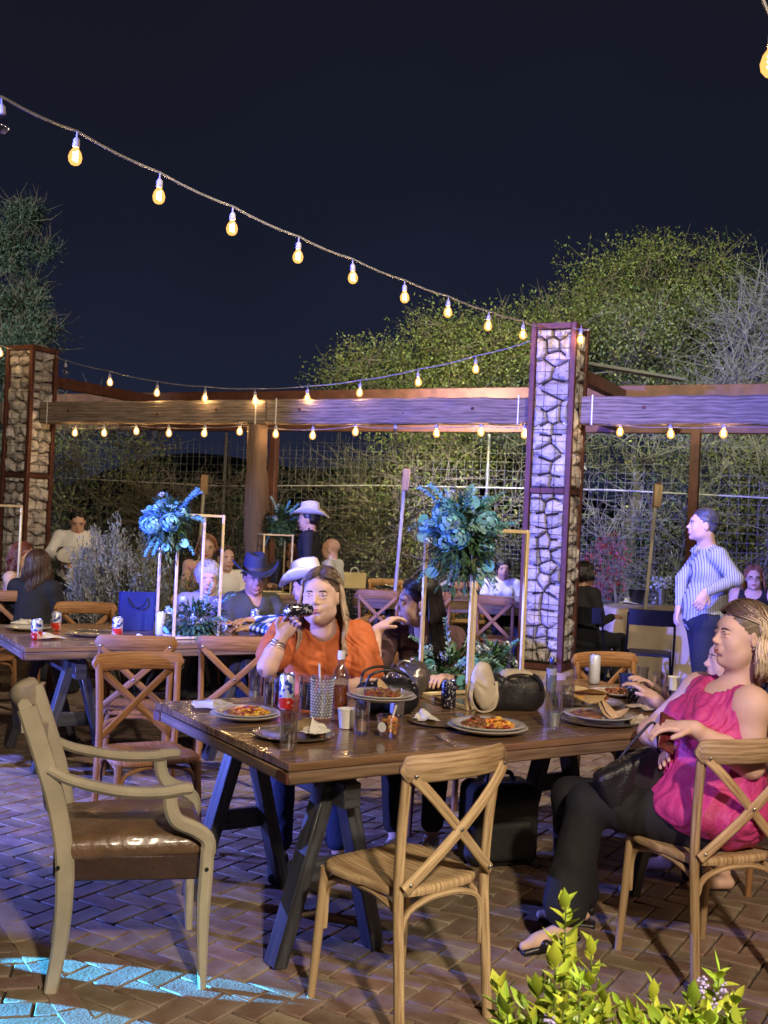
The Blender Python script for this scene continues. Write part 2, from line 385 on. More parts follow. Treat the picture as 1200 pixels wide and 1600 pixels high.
def leafmass(name, pos, dirs, ln, wd, mat, parent=None, droop=.2, seed=1, ang=180):
    """many leaf-sized rhombi, each bent at the middle: pos (n,3), dirs (n,3)"""
    r = np.random.default_rng(seed); n = len(pos); d = dirs/np.maximum(1e-6, np.linalg.norm(dirs, axis=1, keepdims=True))
    a = r.normal(size=(n, 3)); s = np.cross(d, a); s /= np.maximum(1e-6, np.linalg.norm(s, axis=1, keepdims=True))
    u = np.cross(s, d); L_ = (np.asarray(ln)*r.uniform(.6, 1.3, n))[:, None]; W = (np.asarray(wd)*r.uniform(.7, 1.2, n))[:, None]
    v = np.empty((n, 4, 3)); v[:, 0] = pos; v[:, 1] = pos+d*L_*.5+s*W*.5+u*L_*droop*.3; v[:, 2] = pos+d*L_-u*L_*droop*.1; v[:, 3] = pos+d*L_*.5-s*W*.5+u*L_*droop*.3
    f = np.arange(n*4).reshape(n, 4)
    return npmesh(name, v.reshape(-1, 3), f, mat, parent, ang)
def segtubes(name, segs, mat, parent=None, n=4):
    """segs: list of (p0,p1,r0,r1) drawn as open n-sided tubes, one mesh"""
    P0 = np.array([s[0] for s in segs], float); P1 = np.array([s[1] for s in segs], float); r0 = np.array([s[2] for s in segs]); r1 = np.array([s[3] for s in segs])
    d = P1-P0; d /= np.maximum(1e-6, np.linalg.norm(d, axis=1, keepdims=True)); a = np.where(np.abs(d[:, 2:3]) < .9, [[0, 0, 1.]], [[1., 0, 0]])
    s = np.cross(d, a); s /= np.linalg.norm(s, axis=1, keepdims=True); u = np.cross(s, d); m = len(segs); v = np.empty((m, 2*n, 3))
    for k in range(n):
        c, sn = math.cos(2*PI*k/n), math.sin(2*PI*k/n); o = s*c+u*sn
        v[:, k] = P0+o*r0[:, None]; v[:, n+k] = P1+o*r1[:, None]
    q = np.array([(k, (k+1) % n, n+(k+1) % n, n+k) for k in range(n)]); f = (np.arange(m)*2*n)[:, None, None]+q[None]
    return npmesh(name, v.reshape(-1, 3), f.reshape(-1, 4), mat, parent, 180)

# ------------------------------------------------------------------ distance field bodies
def rc(a, b, ra, rb=None, k=.02, op='u'): return ('rc', V(a), V(b), ra, ra if rb is None else rb, k, op)
def el(c, r, R=None, k=.03, op='u'): return ('el', V(c), V(r) if not np.isscalar(r) else V(r, r, r), np.eye(3) if R is None else np.asarray(R), 0, k, op)
def bxp(c, h, R=None, k=.01, op='u', rad=.01): return ('bx', V(c), V(h), np.eye(3) if R is None else np.asarray(R), rad, k, op)
def infl(prims, t, ks=1.):
    o = []
    for p in prims:
        if p[0] == 'rc': o.append(('rc', p[1], p[2], p[3]+t, p[4]+t, p[5]*ks, p[6]))
        else: o.append((p[0], p[1], p[2]+t, p[3], p[4], p[5]*ks, p[6]))
    return o
def _bounds(p):
    if p[0] == 'rc': r = max(p[3], p[4]); return np.minimum(p[1], p[2])-r, np.maximum(p[1], p[2])+r
    e = np.abs(p[3]) @ p[2]; return p[1]-e, p[1]+e
def _dist(p, X):
    if p[0] == 'rc':
        ba = p[2]-p[1]; pa = X-p[1]; h = np.clip((pa @ ba)/max(1e-9, ba @ ba), 0, 1)
        return np.linalg.norm(pa-h[..., None]*ba, axis=-1)-(p[3]+(p[4]-p[3])*h)
    q = (X-p[1]) @ p[3]
    if p[0] == 'bx':
        d = np.abs(q)-(p[2]-p[4]); return np.linalg.norm(np.maximum(d, 0), axis=-1)+np.minimum(d.max(-1), 0)-p[4]
    k0 = np.linalg.norm(q/p[2], axis=-1); k1 = np.linalg.norm(q/(p[2]**2), axis=-1)
    return k0*(k0-1)/np.maximum(k1, 1e-6)
def sdf(prims, vox, fold=0., ff=5., seed=0):
    """surface nets over a smooth union of the primitives; returns verts, quads"""
    us = [p for p in prims if p[6] == 'u']; lo = np.min([_bounds(p)[0] for p in us], 0)-3*vox-.01; hi = np.max([_bounds(p)[1] for p in us], 0)+3*vox+.01
    n = np.ceil((hi-lo)/vox).astype(int)+1; D = np.full(n, .5, np.float32)
    for p in prims:
        a, b = _bounds(p); mg = p[5]*1.3+2.5*vox; i0 = np.maximum(0, np.floor((a-mg-lo)/vox).astype(int)); i1 = np.minimum(n, np.ceil((b+mg-lo)/vox).astype(int)+1)
        if (i1 <= i0).any(): continue
        g = np.stack(np.meshgrid(*[lo[j]+vox*np.arange(i0[j], i1[j]) for j in range(3)], indexing='ij'), -1).astype(np.float32)
        d = _dist(p, g).astype(np.float32); sl = tuple(slice(i0[j], i1[j]) for j in range(3)); o = D[sl]; k = max(p[5], 1e-4)
        if p[6] == 's': d = -d; h = np.maximum(k-np.abs(o-d), 0)/k; D[sl] = np.maximum(o, d)+h*h*k*.25
        else: h = np.maximum(k-np.abs(o-d), 0)/k; D[sl] = np.minimum(o, d)-h*h*k*.25
    ins = D < 0
    c = [(0, 0, 0), (1, 0, 0), (0, 1, 0), (1, 1, 0), (0, 0, 1), (1, 0, 1), (0, 1, 1), (1, 1, 1)]
    S = [slice(0, -1), slice(1, None)]
    cnt = sum(ins[S[x], S[y], S[z]].astype(np.int8) for x, y, z in c); act = (cnt > 0) & (cnt < 8)
    I = np.argwhere(act); idx = -np.ones(act.shape, np.int32); idx[tuple(I.T)] = np.arange(len(I))
    vals = np.stack([D[I[:, 0]+x, I[:, 1]+y, I[:, 2]+z] for x, y, z in c], 1); acc = np.zeros((len(I), 3)); w = np.zeros(len(I)); C = np.array(c, float)
    for a_, b_ in ((0, 1), (2, 3), (4, 5), (6, 7), (0, 2), (1, 3), (4, 6), (5, 7), (0, 4), (1, 5), (2, 6), (3, 7)):
        va, vb = vals[:, a_], vals[:, b_]; m = (va < 0) != (vb < 0); t = np.where(m, va/np.where(np.abs(va-vb) < 1e-9, 1, va-vb), 0)
        acc += np.where(m[:, None], C[a_]+(C[b_]-C[a_])*t[:, None], 0); w += m
    P = (I+acc/w[:, None])*vox+lo; F = []
    for ax in range(3):
        s0 = [slice(None)]*3; s1 = [slice(None)]*3; s0[ax] = slice(0, -1); s1[ax] = slice(1, None)
        e = np.argwhere(ins[tuple(s0)] != ins[tuple(s1)]); b, d = (ax+1) % 3, (ax+2) % 3
        e = e[(e[:, b] > 0) & (e[:, d] > 0)]
        fl = ins[tuple(e.T)]; q = []
        for db, dd in ((0, 0), (1, 0), (1, 1), (0, 1)):
            t = e.copy(); t[:, b] -= db; t[:, d] -= dd; ok = (t < np.array(act.shape)).all(1); t = np.minimum(t, np.array(act.shape)-1)
            q.append(np.where(ok, idx[tuple(t.T)], -1))
        q = np.stack(q, 1); good = (q >= 0).all(1); q = q[good]; fl = fl[good]; q[~fl] = q[~fl][:, ::-1]; F.append(q)
    F = np.concatenate(F)
    if fold:
        nn = .55-1.5*np.abs(fnoise(P*[1, 1, .45]+.15*fnoise(P, 3, seed+9)[:, None], ff*.8, seed))+.45*fnoise(P*[1.3, 1.3, .5], ff*1.9, seed+5)
        E1 = P[F[:, 1]]-P[F[:, 0]]; E2 = P[F[:, 3]]-P[F[:, 0]]; fn = np.cross(E1, E2); vn = np.zeros_like(P)
        for k in range(4): np.add.at(vn, F[:, k], fn)
        vn /= np.maximum(1e-9, np.linalg.norm(vn, axis=1, keepdims=True)); P = P+vn*(fold*(nn+.75))[:, None]
    return P, F
def sdf_obj(name, prims, vox, mat, parent=None, fold=0., ff=5., seed=0, smooth=0):
    P, F = sdf(prims, vox, fold, ff, seed)
    return npmesh(name, P, F, mat, parent, 180)
# ================================================================== THE SETTING
DIRT = M('dry_soil', (.09, .065, .045), .95, var=.3, scale=1.5, bump=.8, bscale=12)
g = MB(); g.add([(-300, -60, -.05), (300, -60, -.05), (300, 500, -.05), (-300, 500, -.05)], [(0, 1, 2, 3)])
tag(g.build('ground', DIRT, ang=0), kind='structure')
# distant low hills closing the horizon
hv = []; hf = []
for i in range(61):
    a = R_(-50+i*100/60); x = 190*math.sin(a); y = 190*math.cos(a)
    h = 9+5*math.sin(i*.23+1)+3*math.sin(i*.61); hv += [(x, y, -.2), (x*1.04, y*1.04, h*.7), (x*1.12, y*1.12, h)]
for i in range(60):
    for j in range(2): hf.append((i*3+j, i*3+3+j, i*3+4+j, i*3+1+j))
tag(MB().add(hv, hf).build('hills', M('dark_scrub', (.02, .03, .018), .95, var=.3, scale=.05), ang=180), kind='structure')

BRC = (.205, .125, .075); BRC2 = (.21, .165, .125)
BRI = M('paving_brick', BRC, .78, var=.22, scale=9, bump=.3, bscale=90, objr=.24, col2=BRC2, rvar=.15)
BRJ = M('paving_brick_far', BRC, .78, var=.22, scale=9, bump=.3, bscale=90, island=.24, col2=BRC2, rvar=.15)
pf = MB().box((0, 6.5, -.043), (15, 15.5, .06)).build('patio_floor', M('joint_sand', (.045, .036, .03), .95, var=.3, scale=20, bump=.6, bscale=200), ang=0)
tag(pf, kind='structure')
ba = R_(59); U2 = V(math.cos(ba), math.sin(ba)); V2 = V(math.sin(ba), -math.cos(ba)); a_ = .103
bl0, bl1 = at(40, 1470), at(135, 1612); bn = nrm(V(bl1.y-bl0.y, -(bl1.x-bl0.x)))   # border line of the second brick field
def leftside(p): return (p[0]-bl0.x)*bn[0]+(p[1]-bl0.y)*bn[1]
bricks = []
for i in range(-190, 190):
    for j in range(-190, 190):
        dm = (i-j) % 4
        if dm not in (0, 3): continue
        cx, cy = (i+1, j+.5) if dm == 0 else (i+.5, j+1)
        p = U2*cx*a_+V2*cy*a_
        if 2.7 < p[1] < 13.8 and abs(p[0]) < .40*p[1]+.45 and (leftside(p) < .02 or p[1] > 4.3): bricks.append((p[0], p[1], ba if dm == 0 else ba+PI/2))
ra = R_(12); Ur = V(math.cos(ra), math.sin(ra)); Vr = V(-math.sin(ra), math.cos(ra))
for i in range(-40, 40):
    for j in range(-40, 60):
        p = Ur*(i+.5*(j % 2))*2*a_+Vr*j*a_+V(-1.3, 3.2)
        if 2.7 < p[1] < 4.35 and abs(p[0]) < .40*p[1]+.45 and leftside(p) > -.02: bricks.append((p[0], p[1], ra+1e-5))
lb = math.atan2(bl1.y-bl0.y, bl1.x-bl0.x)
for k in range(-3, 12):
    t = k*2*a_+.1; q = V(bl0.x+math.cos(lb)*t, bl0.y+math.sin(lb)*t)
    if 2.7 < q[1] < 4.35: bricks.append((q[0], q[1], lb+2e-5))
bricks.sort(key=lambda b: math.hypot(b[0], b[1]) if abs(b[0]) < .37*b[1]+.06 and b[1] > 3.15 else 99+b[1])
bmeshes = []
for k in range(6): bmeshes.append(MB().box((0, 0, 0), (2*a_-.009, a_-.009, .05), ch=.0035).mesh('brick', BRI, 38))
far = MB()
for k, (x, y, a) in enumerate(bricks):
    dz = random.uniform(-.0008, .0008)-(.002 if abs(a-ra) < 5e-5 else 0)+(.001 if abs(a-lb) < 5e-5 else 0); tx = random.gauss(0, .003); ty = random.gauss(0, .0025); aj = random.gauss(0, .008)
    if k < 300:
        o = bpy.data.objects.new('brick', bmeshes[k % 6]); COL.objects.link(o); o.parent = pf
        o.location = (x, y, -.025+dz); o.rotation_euler = (tx, ty, a+aj)
    else:
        far.box((x, y, -.025+dz), (2*a_-.009, a_-.009, .05), rotz(a+aj) @ rotx(tx) @ roty(ty), ch=.0035)
tag(far.build('far_bricks', BRJ, pf, ang=38), kind='stuff')

# ------------------------------------------------------------------ gabion columns
LC = V(-4.25, 12.9); RC = V(1.55, 10.0); DD = nrm(RC-LC); NN = V(-DD[1], DD[0]); PA = math.atan2(DD[1], DD[0])
STN = M('gabion_stone', (.42, .36, .30), .85, var=.25, scale=5, bump=1.6, bscale=30, objr=.30, col2=(.40, .38, .36))
def clip(poly, p, n):
    o = []
    for i in range(len(poly)):
        a, b = poly[i], poly[(i+1) % len(poly)]; da = (a-p) @ n; db = (b-p) @ n
        if da <= 0: o.append(a)
        if (da < 0 < db) or (db < 0 < da): o.append(a+(b-a)*da/(da-db))
    return o
def stone_mesh(poly, name='stone'):
    c = np.mean(poly, 0); pts = []
    for i in range(len(poly)):
        a, b = poly[i], poly[(i+1) % len(poly)]; pts += [a*.92+b*.08, a*.5+b*.5+(c-(a+b)/2)*random.uniform(-.02, .07), a*.08+b*.92]
    m = len(pts); vs = []; bulge = random.uniform(.04, .075)
    for s, z in ((.98, -.04), (1.0, .004), (.87, bulge*.66), (.50, bulge), ):
        for p in pts:
            q = c+(p-c)*s; vs.append((q[0], q[1], z+random.uniform(-.008, .008)*(1 if z > 0 else 0)))
    vs.append((c[0]+random.uniform(-.01, .01), c[1], bulge*1.08)); fs = []
    for r in range(3):
        for i in range(m): fs.append((r*m+i, r*m+(i+1) % m, (r+1)*m+(i+1) % m, (r+1)*m+i))
    for i in range(m): fs.append((3*m+i, 3*m+(i+1) % m, 4*m))
    # local z of the stone is outward, x along the face, y up
    return MB().add([(x, -z, y) for x, y, z in vs], [tuple(f) for f in fs]).mesh(name, STN, 28)
def gabion(P, label, faces, H=3.45, W=.42):
    t = thing('gabion_column', label, 'stone column', (P[0], P[1], 0), PA, 'stone filled columns of the pergola')
    h = W/2
    MB().box((0, 0, (.36+H)/2), (W-.17, W-.17, H-.40), ch=.01).build('gap_shade_core', M('gap_shade_black', (.012, .010, .009), .95), t)  # near-black box puts the shade in the gaps between stones into colour
    for sx in (-1, 1):
        for sy in (-1, 1): MB().box((sx*(h-.022), sy*(h-.022), (H+.30)/2), (.05, .05, H-.30), ch=.004).build('corner_post', RUST, t)
    for z in (.34, 1.93, H-.03):
        for sgn in (-1, 1):
            MB().box((0, sgn*(h-.017), z), (W-.101, .032, .055), ch=.003).build('cross_rail', RUST, t)
            MB().box((sgn*(h-.017), 0, z), (.032, W-.101, .055), ch=.003).build('cross_rail', RUST, t)
    for fi in faces:      # 0 front, 1 right, 2 back, 3 left
        a = fi*PI/2
        for (z0, z1) in ((.38, 1.90), (1.96, H-.06)):
            w_ = W-.095; z = z0; seeds = []
            while z < z1+.05:
                k = random.choice([1, 2, 2, 2, 3, 3]); hh = random.uniform(.10, .19) if k < 3 else random.uniform(.08, .12)
                for q in range(k): seeds.append(V(-w_/2+w_*(q+.5)/k+random.uniform(-.035, .035), z+hh/2+random.uniform(-.03, .03)))
                z += hh
            for i, s_ in enumerate(seeds):
                poly = [V(-w_/2, z0), V(w_/2, z0), V(w_/2, z1), V(-w_/2, z1)]
                for j, q in enumerate(seeds):
                    if j != i and abs(q[1]-s_[1]) < .5: n = nrm(q-s_); poly = clip(poly, (q+s_)/2-n*random.uniform(.002, .007), n)
                    if len(poly) < 3: break
                if len(poly) < 3: continue
                c = np.mean(poly, 0); ex = np.ptp(np.array(poly), axis=0)
                if min(ex) < .03: continue
                o = bpy.data.objects.new('stone', stone_mesh([p-c for p in poly])); COL.objects.link(o); o.parent = t
                loc = rotz(a) @ V(c[0], -(h-.062), c[1]); o.location = tuple(loc); o.rotation_euler = (0, 0, a)
        wm = MB(); w_ = W-.08; rr = .0022
        zz = .38
        while zz < H-.05: wm.tube([rotz(a) @ V(-w_/2, -h-.002, zz), rotz(a) @ V(w_/2, -h-.002, zz)], rr, 4); zz += .105
        for k in (-.05, .055): wm.tube([rotz(a) @ V(k*1.2, -h-.008, .36), rotz(a) @ V(k*1.2, -h-.008, H-.05)], rr, 4)
        wm.build('wire_mesh', M('dark_wire', (.03, .026, .03), .6, .3), t)
    MB().box((0, 0, .15), (W+.10, W+.10, .31), ch=.03).build('plinth', M('tan_stone_base', (.34, .25, .17), .9, var=.25, scale=4, bump=.8, bscale=20), t)
    for k in range(3):
        o = bpy.data.objects.new('stone', MB().ell((0, 0, 0), (.09, .07, .05), None, 9, 6, .08).mesh('stone', STN, 30)); COL.objects.link(o); o.parent = t
        o.location = (-.10+.1*k, .02*(-1)**k, H-.012); o.rotation_euler = (0, 0, k)
    return t
gabion(RC, 'tall gabion column in a rusty steel frame right of the flower stand, lit violet', (0, 1, 3))
gabion(LC, 'pale stone gabion column at the far left beside the waiter, two faces showing', (0, 1, 3))

# ------------------------------------------------------------------ pergola beams, log post, steel frame
def beam(A, B, z, w_, h_, name, label, mat, jit=.006, cat='beam', group=None):
    A, B = V(A), V(B); n = 26; r = np.random.default_rng(int(abs(A[0]*100))+3); mid = (A+B)/2; d = B-A
    t = thing(name, label, cat, (mid[0], mid[1], z), math.atan2(d[1], d[0]), group); Ln = np.linalg.norm(d)
    pts = [(-Ln/2+Ln*i/(n-1), r.normal(0, jit*.5), r.normal(0, jit*.5)) for i in range(n)]
    sc_ = [(1+r.normal(0, jit*2), 1+r.normal(0, jit*3)) for i in range(n)]
    MB().sweep(pts, rrect(w_, h_, .09), scale=sc_).build('timber', mat, t, ang=30)
    return t, Ln
f0 = -.02
LOGP = LC+DD*3.22
for (A, B, lab) in ((LC+DD*.23, LOGP+DD*.14, 'weathered timber beam between the left stone column and the log post, warm lit'),
                    (LOGP+DD*.15, RC-DD*.23, 'weathered timber beam between the log post and the right stone column, violet lit'),
                    (RC+DD*.23, RC+DD*4.4, 'weathered timber beam running right from the right stone column above the standing man'),
                    (LC-DD*2.5, LC-DD*.23, 'short end of timber beam left of the left stone column')):
    t, Ln = beam(A, B, 2.67, .16, .25, 'timber_beam', lab, BEAMW, group='front timber beams of the pergola')
    for k, u in enumerate((-.36, .05, .30)):
        MB().ell((u*Ln, -.083, .02*(-1)**k), (.02, .008, .016), None, 8, 6).build('bolt_head', RUST, t)
    for u in (-1, 1):
        MB().box((u*(Ln/2-.12), -.085, 0), (.012, .004, .272), ch=.001).build('cable_tie', WHITEP, t)
n_ = 24; pts = []; rs = []
for i in range(n_):
    z = 2.54*i/(n_-1); pts.append((.03*math.sin(z*1.7), .02*math.sin(z*2.3+1), z)); rs.append(.135-.010*z+.012*math.sin(z*5)+random.uniform(-.006, .006))
prof = [(math.cos(2*PI*k/18)*(1+random.uniform(-.07, .07)), math.sin(2*PI*k/18)*(1+random.uniform(-.07, .07))) for k in range(18)]
lp = thing('log_post', 'thick weathered log post holding up the timber beam behind the man in the dark hat', 'post', (LOGP[0]+.02, LOGP[1]+.02, 0))
MB().sweep(pts, prof, (0, 1, 0), rs).build('trunk', POSTW, lp, ang=50)
B0 = LC+NN*2.35; B1 = RC+NN*2.35
pg = thing('steel_frame', 'rust brown steel frame of the pergola behind the timber beams', 'pergola frame', (B0[0], B0[1], 0), PA)
def inpg(x, y, z): return (x, y, z)
Lb = float(np.linalg.norm(RC-LC))
def ch(a, b, w_, h_, nm='steel_beam'): MB().box((V(a)+V(b))/2, (abs(b[0]-a[0])+w_ if abs(b[0]-a[0]) > .5 else w_, abs(b[1]-a[1]) if abs(b[1]-a[1]) > .5 else w_, abs(b[2]-a[2]) if abs(b[2]-a[2]) > .5 else h_), ch=.006).build(nm, RUST, pg)
ch((-2.5, 0, 3.14), (Lb+5, 0, 3.14), .1, .13); ch((-2.5, .0, 2.73), (Lb+5, .0, 2.73), .08, .10)
for x in (0, Lb): ch((x, -2.12, 3.08), (x, -.06, 3.10), .10, .13)
for x in (0, Lb): ch((x, -2.12, 2.73), (x, -.06, 2.73), .08, .08)
MB().box((Lb+.42, -1.35, 3.17), (.10, 1.5, .03), rotz(-.5)).build('steel_beam', M('grey_steel', (.16, .15, .14), .6), pg)
for px in (430, 1088, 1560, -100):
    k = (px-6-600)/CF; x = (k*B0[1]-B0[0])/(DD[0]-k*DD[1])
    MB().box((x, 0, 1.55), (.10, .10, 3.04), ch=.005).build('steel_post', RUST, pg)

# wire fence behind the tables
F0 = LC+NN*2.75-DD*3; FL = Lb+9
fe = thing('wire_fence', 'tall galvanised wire mesh fence behind the far tables', 'fence', (F0[0], F0[1], 0), PA)
segs = []
for i in range(int(FL/.105)): x = i*.105; segs.append(((x, 0, 0), (x, 0, 2.68), .0022, .0022))
for i in range(25): z = .05+i*.105; segs.append(((0, .004, z), (FL, .004, z), .0022, .0022))
for i in range(int(FL/.105)): x = .052+i*.105; segs.append(((x, 0, 0), (x, 0, 1.45), .0020, .0020))
for i in range(13): z = .10+i*.105; segs.append(((0, .004, z), (FL, .004, z), .0020, .0020))
tag(segtubes('wire_mesh', segs, WIREM, fe, 4), kind='stuff')
for k in range(5):
    x = k*FL/4; MB().tube([(x, .05, 0), (x, .05, 2.7)], .022, 8).build('fence_post', M('grey_pipe', (.25, .25, .25), .5, .5), fe)
MB().tube([(0, -.03, 2.02), (FL*.25, -.03, 1.96), (FL*.4, -.03, 2.03), (FL*.6, -.03, 2.06), (FL*.8, -.03, 1.99), (FL, -.03, 2.04)], .008, 5).build('tension_cable', M('pale_cable', (.45, .43, .40), .6), fe)

def torch(px, pyt, D, label, tilt):
    top = atd(px, pyt, D); t = thing('garden_torch', label, 'torch pole', (top.x-tilt, top.y, 0), 0, 'torch poles with wooden blocks along the fence')
    h = top.z; MB().tube([(0, 0, 0), (tilt*.5, 0, h*.5), (tilt*.86, 0, h-.24)], .02, 8).build('pole', M('pale_pole', (.45, .43, .38), .6), t)
    MB().box((tilt, 0, h-.12), (.085, .085, .24), roty(tilt*.4), ch=.008).build('block', WOOD('raw_block_wood', (.30, .19, .10), (.50, .34, .2), .7), t)
    MB().box((tilt, 0, h+.012), (.05, .05, .02), ch=.004).build('cap', RUST, t)
torch(635, 733, 12.1, 'pale pole topped with a wooden block right of the standing cowboy', .10)
torch(1028, 757, 11.6, 'pale pole topped with a wooden block left of the standing man in the striped shirt', .12)
torch(320, 742, 13.6, 'pale pole topped with a wooden block above the left flower stand', .05)

# ------------------------------------------------------------------ festoon lights
CORE = EMIT('bulb_filament', (1.0, .74, .38), 45.)
m, n, p, o_ = _new('amber_bulb_glass'); MATS['amber'] = m
tr = n.nodes.new('ShaderNodeBsdfTransparent'); em = n.nodes.new('ShaderNodeEmission'); em.inputs[0].default_value = (1, .48, .12, 1); em.inputs[1].default_value = 2.7
mxs = n.nodes.new('ShaderNodeMixShader'); mxs.inputs[0].default_value = .35; n.links.new(tr.outputs[0], mxs.inputs[1]); n.links.new(em.outputs[0], mxs.inputs[2]); n.links.new(mxs.outputs[0], o_.inputs[0])
AMB = m
SOCK = M('pale_socket', (.34, .34, .42), .45)
bulb_me = MB().lathe([(.012, .0), (.016, -.012), (.028, -.03), (.034, -.052), (.030, -.074), (.018, -.088), (.0, -.093)], 14, cap=False).mesh('bulb', AMB, 180)
core_me = MB().tube([(.009*math.cos(a), .009*math.sin(a), -.024-.046*a/19) for a in np.linspace(0, 19, 40)], .0046, 6).mesh('filament', CORE, 180)
sock_me = MB().lathe([(.004, .075), (.0045, .045), (.012, .038), (.017, .03), (.018, .0), (.014, -.004)], 10).mesh('socket', SOCK, 180)
cold_me = MB().lathe([(.012, .0), (.016, -.012), (.028, -.03), (.034, -.052), (.030, -.074), (.018, -.088), (.0, -.093)], 14, cap=False).mesh('bulb', GLASS('unlit_bulb_glass', (.9, .92, 1), .3), 180)
LAMPD = bpy.data.lights.new('bulb_lamp', 'POINT'); LAMPD.energy = 11; LAMPD.color = (1, .56, .2); LAMPD.shadow_soft_size = .016
def on_plane(px, py, A, B):
    """point where the sight ray meets the vertical plane through the plan points A, B"""
    d = ray(px, py); n = V(-(B[1]-A[1]), B[0]-A[0]); k = (V(A[0], A[1]) @ n)/(d.x*n[0]+d.y*n[1]); return Vector((0, 0, CH))+d*k
def festoon(name, label, pxs, A, B, ends, off=(), drop=.075, k=1.0, sag=False):
    P = [on_plane(x, y, A, B) for x, y in pxs]; E0 = on_plane(*ends[0], A, B); E1 = on_plane(*ends[1], A, B)
    t = thing(name, label, 'string lights', P[0], 0, 'festoon strings of warm bulbs'); o0 = P[0]
    pts = [E0]+P+[E1]; fine = []
    for i in range(len(pts)-1):
        a, b = pts[i], pts[i+1]
        for q in range(4): u = q/4; fine.append(a.lerp(b, u)-Vector((0, 0, (.012 if not sag else .02)*4*u*(1-u)))-o0)
    fine.append(pts[-1]-o0)
    MB().tube([tuple(v) for v in fine], .0055*k, 6).build('cable', CABLE, t)
    for i, p_ in enumerate(P):
        cold = i in off
        b = bpy.data.objects.new('bulb', cold_me if cold else bulb_me); COL.objects.link(b); b.parent = t
        b.location = tuple(p_-o0-Vector((0, 0, drop))); b.rotation_euler = (random.gauss(0, .06), random.gauss(0, .06), 0)
        s_ = bpy.data.objects.new('socket', sock_me); COL.objects.link(s_); s_.parent = b
        if not cold:
            c_ = bpy.data.objects.new('filament', core_me); COL.objects.link(c_); c_.parent = b
            ld = LAMPD; lo = bpy.data.objects.new('bulb_lamp', ld); COL.objects.link(lo); lo.parent = b; lo.location = (0, 0, -.05)
    return t
EA = V(-1.85, 4.9); RA = RC-DD*.16-NN*.2
festoon('string_lights', 'long string of large warm bulbs climbing from the stone column to the upper left', [(4, 152), (120, 205), (250, 270), (364, 323), (467, 370), (552, 405), (633, 438), (701, 463), (764, 486), (818, 501)],
        EA, RA, [(-60, 125), (842, 510)], off=(0,), k=1.25)
festoon('string_lights', 'sagging string of warm bulbs between the tops of the two stone columns', [(103, 563), (172, 580), (246, 596), (321, 604), (399, 607), (481, 603), (563, 594), (654, 577), (744, 556)],
        LC-NN*.12, RC-NN*.12, [(88, 556), (838, 530)], off=(0,))
festoon('string_lights', 'row of warm bulbs hung under the timber beam between the two stone columns', [(118, 668), (163, 668), (213, 665), (264, 668), (320, 668), (375, 665), (431, 669), (489, 671), (556, 665), (618, 668), (682, 667), (752, 665), (820, 668)],
        LC-NN*.02, RC-NN*.02, [(100, 664), (836, 664)], off=(9,), drop=.012, k=.8)
festoon('string_lights', 'three warm bulbs hung under the beam right of the stone column', [(970, 664), (1048, 667), (1131, 666)],
        RC-NN*.02, RC+DD*4-NN*.02, [(925, 660), (1260, 664)], drop=.012, k=.8)
festoon('string_lights', 'warm bulb fixed to the right side of the stone column top', [(908, 513)], RC+DD*.2-NN*.25, RC+DD*4-NN*1.5, [(897, 512), (922, 514)], drop=.05)
festoon('string_lights', 'string of bulbs over the right edge of the photo, mostly outside it', [(1209, 40), (1390, 60)], V(1.1, 3.2), V(2.5, 3.6), [(1150, -120), (1500, 60)], drop=.06)
festoon('string_lights', 'warm bulb at the left edge beside the left stone column', [(0, 538), (-70, 520)], LC-NN*.6-DD*.3, LC-DD*3-NN*.6, [(20, 545), (-150, 500)], drop=.05)

